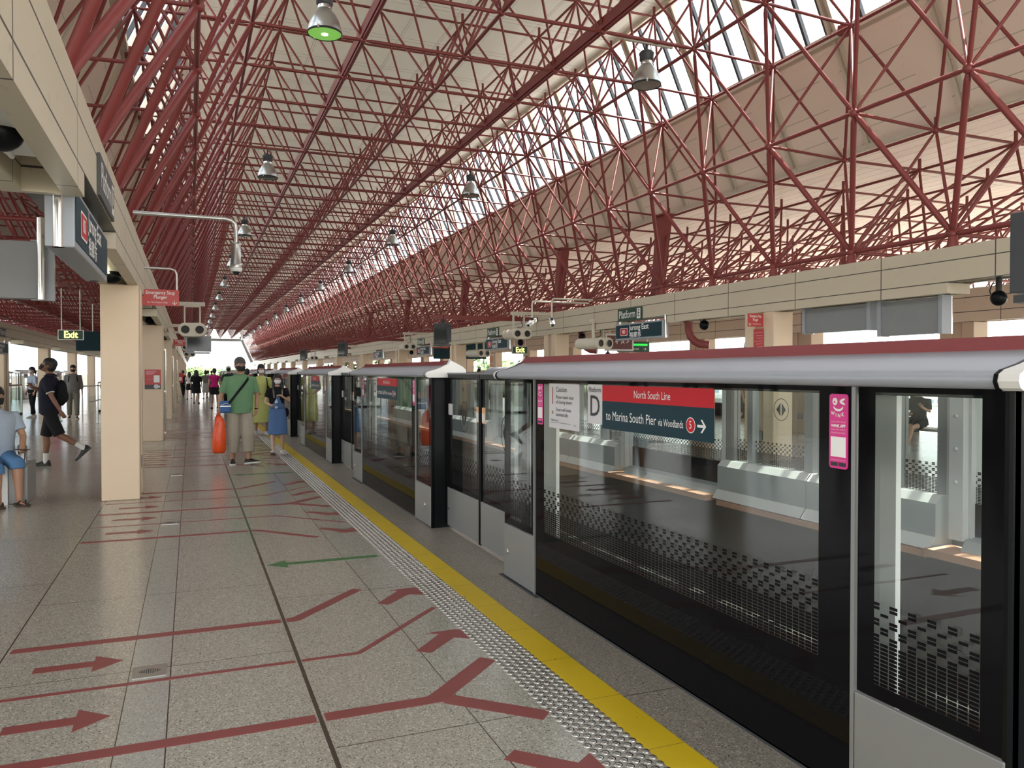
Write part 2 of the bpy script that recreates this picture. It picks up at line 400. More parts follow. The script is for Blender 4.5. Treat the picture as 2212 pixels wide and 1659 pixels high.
for nm, sg in (('right', 1), ('left', -1)):
    fx = (lambda x: x) if sg == 1 else (lambda x: axm - x)
    xtop = fx(xr); xup = fx(xu); xlo = fx(xt)
    mb = MB()
    mb.prism_y([(xup, zul - .02), (xlo, zlo), (xlo + sg * .1, zlo + .03), (xup + sg * .1, zul + .03)], YA, YB)
    struct(mb.build('wall_' + nm, 'ceil_side'))
    far = xlo + sg * (RIGHT_N if sg == 1 else LEFT_N) * .2 * X1 + sg * .4
    struct(MB().box(xlo, far, YA, YB, zlo, zlo + .12).build('ceiling_' + nm, 'ceil_low' if sg == 1 else 'ceil_low_shaded'))
    # eave fascia of the low roof
    struct(MB().box(far, far + sg * .15, YA, YB, zlo - .35, zlo + .2).build('trim_%d' % (3 if sg == 1 else 4), 'rib'))
    # skylight
    sk = MB().quad((xup, YA, zul), (xup, YB, zul), (xtop + sg * .08, YB, ZT - .02), (xtop + sg * .08, YA, ZT - .02))
    win = struct(sk.build('window_%d' % (1 if sg == 1 else 2), glass_mat('skylight glass ' + nm, (.93, .96, .98), refl=.04)))
    mb = MB(); dk = MB()
    a = Vector((xup, 0, zul)); b = Vector((xtop + sg * .08, 0, ZT - .02)); nrm = Vector((-(b - a).z, 0, (b - a).x)).normalized()
    if nrm.x * sg > 0: nrm = -nrm
    def strip(m, y, wd, dp, m0=0.0):
        vs = []
        for p in (a, b):
            for dy in (-wd / 2, wd / 2):
                for off in (m0, m0 + dp): q = p + nrm * off; vs.append((q.x, y + dy, q.z))
        m.add(vs, [(0, 1, 3, 2), (4, 6, 7, 5), (0, 4, 5, 1), (2, 3, 7, 6), (0, 2, 6, 4), (1, 5, 7, 3)])
    for k in range(K0, K1):
        y = Y0 + (k + .5) * S - .3
        strip(mb, y - .07, .05, .10); strip(mb, y + .07, .05, .10); strip(mb, y, .09, .03)
        strip(dk, y + S / 3, .055, .07); strip(dk, y + 2 * S / 3, .055, .07); strip(dk, y + .16, .04, .05)
    for p in (a, b):
        q = p + nrm * .03; mb.box(q.x - .07, q.x + .07, YA, YB, q.z - .07, q.z + .07)
    struct(mb.build('window_frame', 'rib', win)); struct(dk.build('window_bar', 'darkgrey', win))
    # ribs on the steep sheets
    mb = MB(); a = Vector((xup, 0, zul)); b = Vector((xlo, 0, zlo)); nrm = Vector((-(b - a).z, 0, (b - a).x)).normalized()
    if nrm.x * sg > 0: nrm = -nrm
    for k in range(K0, K1):
        y = Y0 + (k + .5) * S - .3; strip(mb, y - .06, .05, .06); strip(mb, y + .06, .05, .06)
    mb.box(xlo - .05, xlo + .05, YA, YB, zlo - .06, zlo + .02)
    struct(mb.build('trim_%d' % (5 if sg == 1 else 6), 'rib'))
# end gable of the hall
mb = MB(); ye = YB
mb.box(xl - 1, xr + 1, ye, ye + .3, ZT - .4, ZT + .2)
mb.box(.105 * X1, .905 * X1, ye - .1, ye + .1, RZ(.6256) - .35, RZ(.6256) + .1)
for x0, x1_, z0, z1_ in ((.105 * X1, -.08 * X1, RZ(.6256), 3.2), (.905 * X1, 1.09 * X1, RZ(.6256), 3.2)):
    mb.tube((x0, ye, z0), (x1_, ye, z1_), .28, 8); 
struct(mb.build('trim_7', 'midgrey'))

# beams ---------------------------------------------------------------
def beam_mat(name, col, dark):
    def f(nb, o):
        g = nb.mx(nb.at(o['Z'], 3.04, .014), nb.at(o['Z'], 2.755, .014))
        return nb.mx(g, nb.line(o['Y'], S, 8.65 % S, .016))
    return panel_mat(name, col, f, dark, .4)
M['beam'] = beam_mat('cream beam cladding', (.58, .52, .40), (.07, .06, .05))
M['beam2'] = beam_mat('brown cream beam cladding', (.70, .58, .46), (.07, .06, .05))
def beam(idx, x0, x1_, z0, notches, m='beam', y0=YA, y1=YB):
    mb = MB(); ys = sorted(notches); c = y0
    mb.box(x0, x1_, y0, y1, 2.88, 3.22); lp = .11
    for a, b in ((x0, x0 + lp), (x1_ - lp, x1_)): mb.box(a, b, y0, y1, 2.755, 2.88)
    spans = []
    for a, b in ys:
        if a > c: spans.append((c, a))
        c = b
    if c < y1: spans.append((c, y1))
    for c, d in spans:
        mb.box(x0, x0 + lp, c, d, z0, 2.755).box(x1_ - lp, x1_, c, d, z0, 2.755)
        if notches: mb.box(x0 + lp, x1_ - lp, c, c + .06, z0, 2.88).box(x0 + lp, x1_ - lp, d - .06, d, z0, 2.88)
    return struct(mb.build('trim_%d' % idx, m))
CY = [10.6 + 8.85 * k for k in range(-2, 15)]            # column lines
SY = [6.46 + 8.85 * k for k in range(-1, 15)]            # sign positions
notch = [(y - 1.05, y + 1.1) for y in SY]
beam(1, -1.02, -.59, 2.61, notch)
beam(2, 9.37, 9.80, 2.61, notch)
beam(8, 14.35, 14.8, 2.56, [], 'beam2')
beam(9, -6.2, -5.78, 2.61, notch)
# ================================================================== floors and track
def terrazzo(name, base, dark, lite, joints, band=None, rough=(.14, .25)):
    m, nt, b = _new(name); nb = NB(nt); o = nb.xyz()
    vo = nb.n('ShaderNodeTexVoronoi'); vo.inputs['Scale'].default_value = 150; nb.lk(nb.tc, vo.inputs['Vector'])
    sp = nb.n('ShaderNodeSeparateColor'); nb.lk(vo.outputs['Color'], sp.inputs[0])
    n1 = nb.noise(.7, 5); n2 = nb.noise(60, 3)
    col = nb.mix(n1, tuple(c * .86 for c in base), tuple(min(1, c * 1.1) for c in base))
    col = nb.mix(nb.mul(nb.m('LESS_THAN', sp.outputs[0], .15), nb.m('LESS_THAN', vo.outputs['Distance'], .55)), col, dark)
    col = nb.mix(nb.m('GREATER_THAN', sp.outputs[1], .84), col, lite)
    if band: col = nb.mix(nb.mul(band(nb, o), .38), col, (base[0] * 1.0, base[1] * 1.08, base[2] * 1.22))
    j = joints(nb, o); col = nb.mix(j, col, (.05, .04, .03))
    nb.lk(col, b.inputs['Base Color'])
    mr = nb.n('ShaderNodeMapRange'); mr.inputs[3].default_value = rough[0]; mr.inputs[4].default_value = rough[1]; nb.lk(nb.noise(1.3, 5), mr.inputs[0]); nb.lk(mr.outputs[0], b.inputs['Roughness'])
    b.inputs['Specular IOR Level'].default_value = .5
    return m
def fj(nb, o):
    right = nb.m('GREATER_THAN', o['X'], .53); left = nb.m('SUBTRACT', 1.0, right)
    g = nb.at(o['X'], .53, .020)
    for x, wd in ((-.95, .008), (-.30, .005), (-.105, .006), (1.17, .005)): g = nb.mx(g, nb.at(o['X'], x, wd))
    g = nb.mx(g, nb.mul(right, nb.line(o['Y'], 2.3, 3.26, .006)))
    mid = nb.mul(left, nb.m('GREATER_THAN', o['X'], -.95))
    g = nb.mx(g, nb.mul(mid, nb.line(o['Y'], 1.5, 3.0, .005)))
    lft = nb.m('LESS_THAN', o['X'], -.95)
    g = nb.mx(g, nb.mul(lft, nb.mx(nb.line(o['X'], 1.8, -.95, .006), nb.line(o['Y'], 1.8, 1.2, .006))))
    return g
M['floor'] = terrazzo('terrazzo platform floor', (.355, .342, .295), (.135, .128, .115), (.50, .485, .43), fj,
                      band=lambda nb, o: nb.mul(nb.m('GREATER_THAN', o['X'], -.30), nb.m('LESS_THAN', o['X'], -.105)))
M['floor_edge'] = terrazzo('worn edge terrazzo', (.26, .24, .20), (.08, .075, .07), (.40, .37, .31), lambda nb, o: nb.line(o['Y'], 2.3, 3.26, .006), rough=(.3, .5))
struct(MB().box(-9.2, 1.90, YA, YB, -.5, 0).build('floor', 'floor'))
struct(MB().box(1.90, 2.62, YA, YB, -.5, 0).build('floor_edge', 'floor_edge'))
struct(MB().box(6.62, 17.6, YA, YB, -.5, 0).build('floor_opposite', 'floor'))
M['ballast'] = mat('dark grey track bed', (.075, .072, .063), .9, var=.35, scale=3, bump=.5)
struct(MB().box(2.3, 6.8, YA, YB, -1.5, -1.15).build('floor_track', 'ballast'))
struct(MB().box(2.45, 2.6, YA, YB, -1.2, -.5).build('wall_platform', 'concrete'))
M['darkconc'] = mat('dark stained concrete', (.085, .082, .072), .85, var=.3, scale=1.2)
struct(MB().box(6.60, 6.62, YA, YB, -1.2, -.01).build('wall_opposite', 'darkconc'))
# running rails
for nm, x in (('the rail nearer our platform', 3.75), ('the rail nearer the opposite platform', 5.2)):
    mb = MB(); mb.box(x - .035, x + .035, YA, YB, -1.06, -.98).box(x - .012, x + .012, YA, YB, -1.13, -1.06).box(x - .07, x + .07, YA, YB, -1.15, -1.13)
    tag(mb.build('running_rail', 'railsteel'), 'worn steel running rail in the track bed, ' + nm, 'rail', 'running rails')

# yellow line ----------------------------------------------------------
def yel():
    m, nt, b = _new('yellow safety tile'); nb = NB(nt); o = nb.xyz()
    n = nb.noise(2.2, 6); sp = nb.noise(14, 3)
    col = nb.mix(n, (.55, .39, .008), (.70, .51, .016))
    col = nb.mix(nb.m('GREATER_THAN', sp, .74), col, (.10, .085, .05))
    col = nb.mix(nb.line(o['Y'], .53, .1, .004), col, (.22, .17, .03))
    nb.lk(col, b.inputs['Base Color']); b.inputs['Roughness'].default_value = .45
    return m
M['yellow'] = yel()
tag(MB().box(1.727, 1.90, YA, YB, 0, .005).build('yellow_line', 'yellow'), 'yellow safety line along the platform edge beside the steel studs', 'safety line')
# tactile studs ---------------------------------------------------------
tac = thing('tactile_paving', 'strip of domed stainless steel studs set in rows beside the yellow line', 'tactile paving', (1.615, 0, 0))
def stud(mb, x, y, n=10, full=True):
    r = .0185
    prof = [(r, 0), (r * .98, .002), (r * .8, .0042), (r * .45, .0054), (.0005, .0056)] if full else [(r, 0), (r * .75, .0044), (.0005, .0054)]
    mb.lathe(prof, (x, y, 0), n, caps=False)
spots = []
for i in range(6):
    x = -.1 + .04 * i; y = 1.4 + (i % 2) * .0265
    while y < 40: spots.append((x, y)); y += .053
spots.sort(key=lambda p: abs(p[1] - 2.75) if p[1] > 2.5 else 99)
for x, y in spots[:100]: stud_mb = MB(); stud(stud_mb, x, y, 14); stud_mb.build('stud', 'chrome', tac)
mb = MB()
for x, y in spots[100:]: stud(mb, x, y, 10 if y < 10 else 6, y < 10)
tag(mb.build('stud', 'chrome', tac), kind='stuff')
mb = MB()
for i in range(6): mb.box(-.1 + .04 * i - .011, -.1 + .04 * i + .011, 40, YB, 0, .005)
tag(mb.build('stud_row', 'chrome', tac), kind='stuff')
# floor markings ---------------------------------------------------------
def poly(pts, z=.0015): return MB().prism(pts, 0, z)
def fan_line(pts, w_):
    """constant-y-width ribbon along a polyline: mitred"""
    P = [Vector((p[0], p[1])) for p in pts]; L = []; R = []
    for i, p in enumerate(P):
        a = (P[i] - P[i - 1]).normalized() if i else (P[1] - P[0]).normalized(); b = (P[i + 1] - P[i]).normalized() if i + 1 < len(P) else a
        t = (a + b).normalized(); n = Vector((-t.y, t.x)); s_ = (w_ / 2) / max(.4, n.dot(Vector((-a.y, a.x))))
        L.append(p + n * s_); R.append(p - n * s_)
    return [(v.x, v.y) for v in L] + [(v.x, v.y) for v in reversed(R)]
def arrow(p, q, w_, hw, hl):
    p = Vector(p); q = Vector(q); d = (q - p).normalized(); n = Vector((-d.y, d.x)); h = q - d * hl
    return [tuple(v) for v in (p + n * w_ / 2, h + n * w_ / 2, h + n * hw / 2, q, h - n * hw / 2, h - n * w_ / 2, p - n * w_ / 2)]
def mark(mb, name, label, cat, group, m='floor_red'): 
    o = mb.build(name, m); return tag(o, label, cat, group)
DC = [6.56 + 5.985 * k for k in range(-1, 9)]
def place_words(k): return 'at the %s door' % ORD[k] if k >= 0 else 'at picture bottom'
zc = 0
for k, C in enumerate(DC):
    wd = place_words(k - 1) if k else 'at the picture bottom'
    for sd, side in ((-1, 'near'), (1, 'far')):
        if k == 0 and sd == -1: continue
        f = lambda d: C + sd * d
        far_ok = k < 5
        for nm, d, wl, kind in (('outer', 1.5, .075, 'a'), ('middle', 2.24, .036, 'b')):
            lab = 'red %s queue line, %s half, %s' % (nm, side, wd)
            mb = MB()
            pts1 = [(-.93 if d < 3 else -.7, f(d)), (.51, f(d))]
            mb.prism(fan_line(pts1, wl), 0, .0015)
            if kind == 'a': mb.prism(fan_line([(.545, f(d)), (.60, f(d)), (1.09, f(d - .54))], wl), 0, .0015)
            else: mb.prism(fan_line([(.545, f(d)), (.85, f(d)), (1.475, f(d - .655))], wl), 0, .0015)
            if far_ok or kind == 'a': mark(mb, 'queue_line', lab, 'floor marking', 'red queue lines on the floor')
        for j, (d0, d1) in enumerate(((1.87, 1.87), (2.61, 2.61))):
            if k > 5: continue
            mb = MB(); mb.prism(arrow((-.765, f(d0)), (-.345, f(d1)), .085, .245, .14), 0, .0015)
            mark(mb, 'floor_arrow', 'red floor arrow, %s queue lane, %s half, %s' % (('inner', 'outer')[j], side, wd), 'floor arrow', 'red floor arrows beside the columns')
            dd = (1.40, 2.39)[j]
            if sd == 1 and j == 0: pass
            mb = MB(); A_ = (((1.15, 1.36), (1.21, 1.415), (1.395, 1.225), (1.495, 1.275), (1.495, 1.085), (1.47, 1.07), (1.30, 1.075), (1.345, 1.115)), ((1.15, 2.33), (1.22, 2.39), (1.415, 2.195), (1.495, 2.25), (1.495, 2.075), (1.47, 2.06), (1.285, 2.065), (1.35, 2.11)))[j]
            mb.prism([(x, f(d_)) for x, d_ in A_], 0, .0015)
            mark(mb, 'floor_arrow', 'slanting red arrow, %s lane, %s half, %s' % (('inner', 'outer')[j], side, wd), 'floor arrow', 'red floor arrows beside the studs')
    # shared outermost line with its fork
    mb = MB(); y = C + 2.995
    mb.prism(fan_line([(-.93, y), (.51, y)], .08), 0, .0015); mb.prism(fan_line([(.55, y), (1.12, y)], .085), 0, .0015)
    mb.prism(fan_line([(1.08, y + .01), (1.48, y + .40)], .10), 0, .0016); mb.prism(fan_line([(1.12, y - .02), (1.48, y - .36)], .10), 0, .0014)
    if k < 7: mark(mb, 'queue_line', 'forked red queue line ending in a Y, beyond the %s door' % (ORD[k - 1] if k else 'cut-off'), 'floor marking', 'forked red queue lines')
    if k >= 1:
        mb = MB(); mb.prism([(.555, C), (.71, C + .13), (.71, C + .04), (1.45, C + .04), (1.45, C - .04), (.71, C - .04), (.71, C - .13)], 0, .0015)
        mark(mb, 'floor_arrow', 'green floor arrow pointing away from the track, ' + wd, 'floor arrow', 'green alighting arrows', 'floor_green')
# drain
for k, y in enumerate((4.46, 8.80, 12.9)):
    t = thing('floor_drain', ('steel floor drain beside the nearest thin red line', 'steel floor drain in the middle of the second set of lines', 'steel floor drain near the third set of lines')[k], 'drain', (-.205, y, 0), 0, 'floor drains')
    MB().box(-.08, .08, -.085, .085, 0, .0035).build('drain_plate', 'steel', t)
    mb = MB()
    for a in range(12):
        for b_ in range(6):
            r = ((a - 5.5) / 5.5) ** 2 + ((b_ - 2.5) / 2.6) ** 2
            if r < 1: mb.lathe([(.0035, 0), (.0035, .0008)], ((a - 5.5) * .0105, (b_ - 2.5) * .0115, .0036), 6)
    mb.build('drain_hole', 'ink', t)
# ================================================================== platform screen doors
def frit(nb, y, z, y0, y1, z0, z1=1.48, cw=.0375, rp=.0138, full=11, rows=24):
    """printed glass: black margins, rows of rounded dashes that thin out upwards"""
    ty = nb.m('MULTIPLY', nb.m('SUBTRACT', y, y0), 1 / cw); tz = nb.m('MULTIPLY', nb.m('SUBTRACT', z, z0), 1 / rp)
    fy = nb.m('FRACT', ty); fz = nb.m('FRACT', tz); c = nb.m('FLOOR', ty); r = nb.m('FLOOR', tz)
    dash = nb.mul(nb.m('LESS_THAN', nb.m('ABSOLUTE', nb.m('SUBTRACT', fy, .5)), .445), nb.m('LESS_THAN', nb.m('ABSOLUTE', nb.m('SUBTRACT', fz, .5)), .39))
    low = nb.m('LESS_THAN', r, full - .5)
    q = nb.m('FLOORED_MODULO', nb.m('SUBTRACT', r, full), 4.0); odd = nb.m('FLOORED_MODULO', c, 2.0)
    ev = nb.mul(nb.m('LESS_THAN', odd, .5), nb.mul(nb.m('LESS_THAN', q, 1.5), nb.m('LESS_THAN', r, rows - 1.5)))
    od = nb.mul(nb.m('GREATER_THAN', odd, .5), nb.mul(nb.m('GREATER_THAN', q, 1.5), nb.m('LESS_THAN', nb.m('ADD', q, nb.m('GREATER_THAN', r, full + 4.5)), 2.5 + 1.0)))
    hi = nb.m('GREATER_THAN', r, full + 4.5)
    t2 = nb.m('SUBTRACT', tz, .5); f2 = nb.m('FRACT', t2); q2 = nb.m('FLOORED_MODULO', nb.m('SUBTRACT', nb.m('FLOOR', t2), full), 4.0)
    d2 = nb.mul(nb.m('LESS_THAN', nb.m('ABSOLUTE', nb.m('SUBTRACT', fy, .5)), .445), nb.m('LESS_THAN', nb.m('ABSOLUTE', nb.m('SUBTRACT', f2, .5)), .39))
    oh = nb.mul(nb.mul(hi, nb.m('GREATER_THAN', odd, .5)), nb.mul(d2, nb.mul(nb.m('GREATER_THAN', q2, 1.5), nb.mul(nb.m('LESS_THAN', q2, 2.5), nb.m('LESS_THAN', r, rows - 4.5)))))
    od = nb.mul(nb.mul(nb.m('GREATER_THAN', odd, .5), nb.m('GREATER_THAN', q, 1.5)), nb.m('SUBTRACT', 1.0, hi))
    pat = nb.mx(nb.mul(dash, nb.mx(low, nb.mx(ev, od))), oh)
    out = nb.mx(nb.mx(nb.m('LESS_THAN', z, z0), nb.m('GREATER_THAN', z, z1)), nb.mx(nb.m('LESS_THAN', y, y0), nb.m('GREATER_THAN', y, y1)))
    return nb.mx(pat, out)
TINT = (.90, .93, .92)
def fglass(name, *a, refl=.05, tint=TINT, **k): return glass_mat(name, tint, 0.0, lambda nb, o: (frit(nb, o['Y'], o['Z'], *a, **k), (.006, .006, .007), .04), refl)
M['g_mid'] = fglass('printed glass wide', .755, 3.27, .47, cw=.0345)
M['g_near'] = fglass('printed glass near side', .09, .49, .46)
M['g_far'] = fglass('printed glass far side', 3.49, 3.87, .46)
M['g_door'] = fglass('printed glass door leaf', .10, .86, .46)
M['g_opp'] = fglass('printed glass opposite', .05, 2.8, .36, 1.47, refl=.04, tint=(.9, .93, .92))
M['g_oppd'] = fglass('printed glass opposite door', -9, 9, .40, 1.47, refl=.04, tint=(.9, .93, .92))
M['g_plain'] = glass_mat('clear glass', (.80, .88, .85), refl=.07)

CAN = [(-.045, 1.500), (-.062, 1.508), (-.071, 1.526), (-.066, 1.546), (-.045, 1.558), (.02, 1.574), (.085, 1.596), (.125, 1.618)]
BAND = [(.125, 1.618), (.15, 1.622), (.172, 1.660), (.162, 1.664)]
BACK = [(.172, 1.664), (.30, 1.600), (.33, 1.57), (.33, 1.51), (.30, 1.500)]
def sticker(parent, y0, y1, z0, z1, m, x=-.004, th=.003, name='sticker', label=None, round_=0.012):
    mb = MB(); pts = []
    for cy, cz, a0 in ((y1 - round_, z1 - round_, 0), (y0 + round_, z1 - round_, 90), (y0 + round_, z0 + round_, 180), (y1 - round_, z0 + round_, 270)):
        for k in range(4): a = math.radians(a0 + 30 * k); pts.append((cy + round_ * math.cos(a), cz + round_ * math.sin(a)))
    n = len(pts); vs = [(x, a, b) for a, b in pts] + [(x + th, a, b) for a, b in pts]
    mb.add(vs, [tuple(range(n)), tuple(range(2 * n - 1, n - 1, -1))] + [(i, (i + 1) % n, n + (i + 1) % n, n + i) for i in range(n)])
    return mb.build(name, m, parent, label)
def letter(parent, txt, size, y, z, m, x=-.0055, sx=.72, bold=0.0, name='lettering', align='CENTER', spacing=1.0, face='-x', fit=None):
    mb = MB(); add_text(mb, txt, size, 0, z, face, x, y, sx, 0, bold, align, spacing, fit)
    return mb.build(name, m, parent)
def wink(parent, yc):
    """tall magenta sticker: winking face, words, blank code square"""
    s_ = sticker(parent, yc - .045, yc + .045, 1.195, 1.47, 'pink', label='tall magenta sticker with a white winking face')
    mb = MB(); x = -.0055
    def blob(cy, cz, ry, rz, a=0, n=14):
        vs = []
        for k in range(n):
            t = 2 * PI * k / n; dy = ry * math.cos(t); dz = rz * math.sin(t)
            vs.append((x, cy + dy * math.cos(a) - dz * math.sin(a), cz + dy * math.sin(a) + dz * math.cos(a)))
        mb.add(vs, [tuple(range(n))])
    mb2 = MB()
    blob(yc + .016, 1.442, .0125, .014)
    blob(yc - .019, 1.448, .014, .0045, -.35); blob(yc - .019, 1.437, .014, .0045, .35)
    arc = []
    for k in range(13):
        t = PI + PI * k / 12; arc.append((yc + .024 * math.cos(t), 1.424 + .018 * math.sin(t)))
    for k in range(12, -1, -1):
        t = PI + PI * k / 12; arc.append((yc + .020 * math.cos(t), 1.424 + .009 * math.sin(t)))
    mb.add([(x, a, b) for a, b in arc], [tuple(range(len(arc)))])
    for ch_, yo, zo in (('W', .026, .007), ('I', .011, 0.001), ('N', -.004, -.001), ('K', -.021, .004)): add_text(mb, ch_, .018, 0, 1.391 + zo, '-x', x, yc + yo, .95, 0, .0006)
    add_text(mb, 'WINK APP', .0150, 0, 1.352, '-x', x, yc, .85, 0, .0006, fit=.070)
    mb.build('lettering', 'white', s_)
    mb2 = MB(); add_text(mb2, 'SCAN WITH YOUR', .0095, 0, 1.3665, '-x', x, yc, .85, fit=.070); add_text(mb2, 'EARN WINK POINTS', .0090, 0, 1.338, '-x', x, yc, .8, fit=.070)
    add_text(mb2, 'REDEEM REWARDS', .0095, 0, 1.326, '-x', x, yc, .8, fit=.070); add_text(mb2, 'DOWNLOAD WINK APP', .0080, 0, 1.226, '-x', x, yc, .8, fit=.070)
    mb2.build('lettering', 'pinklite', s_)
    mb3 = MB(); mb3.box(x, x + .001, yc - .036, yc + .036, 1.238, 1.312); mb3.build('code_panel', 'white', s_)
    mb4 = MB(); mb4.box(x, x + .001, yc + .003, yc + .036, 1.204, 1.218).box(x, x + .001, yc - .036, yc - .003, 1.204, 1.218); mb4.build('badge', 'ink', s_)
    mb5 = MB(); blob2 = [(x - .0005, yc + .018 + .004 * math.cos(t * PI / 5), 1.440 + .004 * math.sin(t * PI / 5)) for t in range(10)]; mb5.add(blob2, [tuple(range(10))]); mb5.build('pupil', 'pink', s_)
def ring(mb, y, z, ry, rz, w_, x, n=40):
    vs = []
    for k in range(n):
        t = 2 * PI * k / n; vs.append((x, y + ry * math.cos(t), z + rz * math.sin(t))); vs.append((x, y + (ry - w_) * math.cos(t), z + (rz - w_) * math.sin(t)))
    mb.add(vs, [(2 * k, (2 * k + 2) % (2 * n), (2 * k + 3) % (2 * n), 2 * k + 1) for k in range(n)])
def door_symbol(parent, y, z, r, x, m='midgrey', ry=None):
    mb = MB(); ry = ry or r; ring(mb, y, z, ry, r, r * .06, x)
    for s_ in (-1, 1): mb.add([(x, y + s_ * r * .08, z + r * .62), (x, y + s_ * ry * .62, z), (x, y + s_ * r * .08, z - r * .62)], [(0, 1, 2)])
    return mb.build('door_symbol', m, parent)

def make_cabinet(label, wide_sign=True, caution=False):
    L = 3.98
    t = thing('screen_door_cabinet', label, 'platform screen door', (2.21, 1.57, 0), 0, 'glass screen door cabinets along the platform edge')
    MB().box(0, .012, .59, 3.41, .012, 1.5).build('center_glass', 'g_mid', t)
    MB().box(0, .012, .0, .565, .41, 1.5).build('side_glass', 'g_near', t)
    MB().box(0, .012, 3.43, L, .41, 1.5).build('side_glass', 'g_far', t)
    for y0, y1 in ((.004, .566), (3.431, L - .004)):
        k = MB().box(-.012, .010, y0, y1, .012, .405).build('kick_plate', 'silver', t, bevel=.004)
        c = (y0 + .20) if y0 < 1 else y1 - .07
        MB().lathe([(.021, -.012), (.021, -.018), (.015, -.020)], (0, c, .205), 18, axis='x').build('lock', 'steel', k)
    for y0, y1 in ((.57, .588), (3.412, 3.43)): MB().box(-.010, .03, y0, y1, 0, 1.5).build('frame_strip', 'silver', t)
    MB().box(0, .215, -.012, 0, 0, 1.5).build('end_panel', 'black', t); MB().box(0, .04, L, L + .012, 0, 1.5).build('end_panel', 'black', t)
    for y0, y1 in ((-.03, .02),): MB().prism([(.0, -.012), (-.006, .0), (.0, .02), (.03, .02), (.03, -.012)], 0, 1.5).build('corner_post', 'black', t, bevel=.003)
    MB().box(.0, .215, .0, L, 0, .02).build('sill', 'darkgrey', t)
    MB().box(-.03, .01, 3.35, L + .06, 0, .006).build('floor_plate', 'darkgrey', t)
    MB().box(.02, .21, 0, L, 1.47, 1.5).build('head_rail', 'black', t)
    for y0, y1 in ((.58, .69), (3.50, 3.72)): MB().box(.20, .225, y0, y1, .02, 1.47).build('rear_post', 'whiteplastic', t)
    MB().prism_y(CAN + [(.125, 1.5)], -.0, L, smooth=True).build('canopy', 'canopy', t)
    MB().prism_y(BAND + [(.125, 1.60)], 0, L).build('canopy_band', 'canopyred', t)
    MB().prism_y([(.125, 1.5), (.125, 1.6), (.162, 1.664)] + BACK, 0, L).build('canopy_back', 'canopy', t)
    prof = CAN + BAND[1:] + BACK
    cx = .10; cz = 1.56
    for y0, y1, yy in ((-.075, -.012, 0), (L + .012, L + .06, 0)):
        cap = MB(); cap.prism_y([(cx + (x - cx) * 1.03, cz + (z - cz) * 1.06) for x, z in prof], y0, y1); cap.build('end_cap', 'whiteplastic', t, bevel=.012)
        MB().prism_y([(cx + (x - cx) * 1.05, cz + (z - cz) * 1.10) for x, z in prof], (y1 if y0 < 0 else L), (0 if y0 < 0 else y0)).build('gasket', 'black', t)
    wink(t, .655); wink(t, 3.325)
    if wide_sign:
        a = sticker(t, 1.40, 2.45, 1.225, 1.385, 'navy', name='line_sign', label='dark teal direction sign with a red header', round_=.004)
        sticker(a, 1.40, 2.45, 1.385, 1.475, 'redbright', name='sign_header', round_=.008)
        letter(a, 'North South Line', .058, 1.925, 1.428, 'white', fit=.345)
        letter(a, 'to Marina South Pier', .074, 2.405, 1.300, 'white', fit=.525, align='LEFT')
        letter(a, 'via Woodlands', .054, 1.862, 1.294, 'white', fit=.222, align='LEFT')
        mb = MB(); n = 28; mb.add([(-.0055, 1.578 + .038 * math.cos(2 * PI * k / n), 1.297 + .038 * math.sin(2 * PI * k / n)) for k in range(n)], [tuple(range(n))]); mb.build('line_number_rim', 'white', a)
        mb = MB(); mb.add([(-.0062, 1.578 + .034 * math.cos(2 * PI * k / n), 1.297 + .034 * math.sin(2 * PI * k / n)) for k in range(n)], [tuple(range(n))]); mb.build('line_number', 'redbright', a)
        letter(a, '5', .055, 1.578, 1.297, 'white', x=-.007, sx=.8)
        mb = MB(); x = -.0056; y = 1.49
        mb.add([(x, y + .035, 1.303), (x, y - .015, 1.303), (x, y - .015, 1.291), (x, y + .035, 1.291)], [(0, 1, 2, 3)])
        mb.add([(x, y + .008, 1.328), (x, y - .004, 1.328), (x, y - .034, 1.297), (x, y - .004, 1.266), (x, y + .008, 1.266), (x, y - .018, 1.297)], [(0, 1, 2, 5), (5, 2, 3, 4)])
        mb.build('arrow', 'white', a)
        b = sticker(t, 2.452, 2.63, 1.245, 1.478, 'greyw', name='platform_sign', label='white Platform D panel', round_=.006)
        letter(b, 'Platform', .040, 2.54, 1.445, 'ink', fit=.145); letter(b, 'D', .175, 2.54, 1.345, 'ink', fit=.115, bold=.001)
    if caution:
        c = sticker(t, 2.745, 3.18, 1.185, 1.475, 'greyw', name='caution_sign', label='light grey caution notice', round_=.004)
        letter(c, 'Caution', .044, 3.075, 1.437, 'ink', fit=.16, align='LEFT'); letter(c, 'Please stand clear\nof closing doors', .032, 3.075, 1.372, 'ink', fit=.26, align='LEFT', spacing=1.0)
        letter(c, 'Doors will close\nautomatically', .032, 3.075, 1.291, 'ink', fit=.22, align='LEFT'); letter(c, 'Thank you', .020, 3.15, 1.237, 'ink', fit=.11, align='LEFT')
        letter(c, 'SMRT', .014, 2.80, 1.215, 'ink', sx=.85)
        MB().box(-.0055, -.005, 2.86, 3.15, 1.221, 1.223).build('rule', 'ink', c)
        MB().box(-.0055, -.005, 3.118, 3.132, 1.342, 1.452).build('warning_bar', 'canopyred', c)
        mb = MB(); mb.add([(-.0055, 3.125 + .012 * math.cos(2 * PI * k / 16), 1.287 + .012 * math.sin(2 * PI * k / 16)) for k in range(16)], [tuple(range(16))]); mb.build('warning_dot', 'edge', c)
    return t
PER = 5.96
make_cabinet('nearest glass screen door cabinet, with the grey Caution notice on its pane', True, True)
cab = make_cabinet('second glass screen door cabinet from the camera, black end face showing')
cab.location = (2.21, 1.57 + PER, 0)
for k in range(2, 12): dup(cab, (2.21, 1.57 + PER * k, 0), None, 'glass screen door cabinet, %s from the camera along the platform edge' % ORD[k])

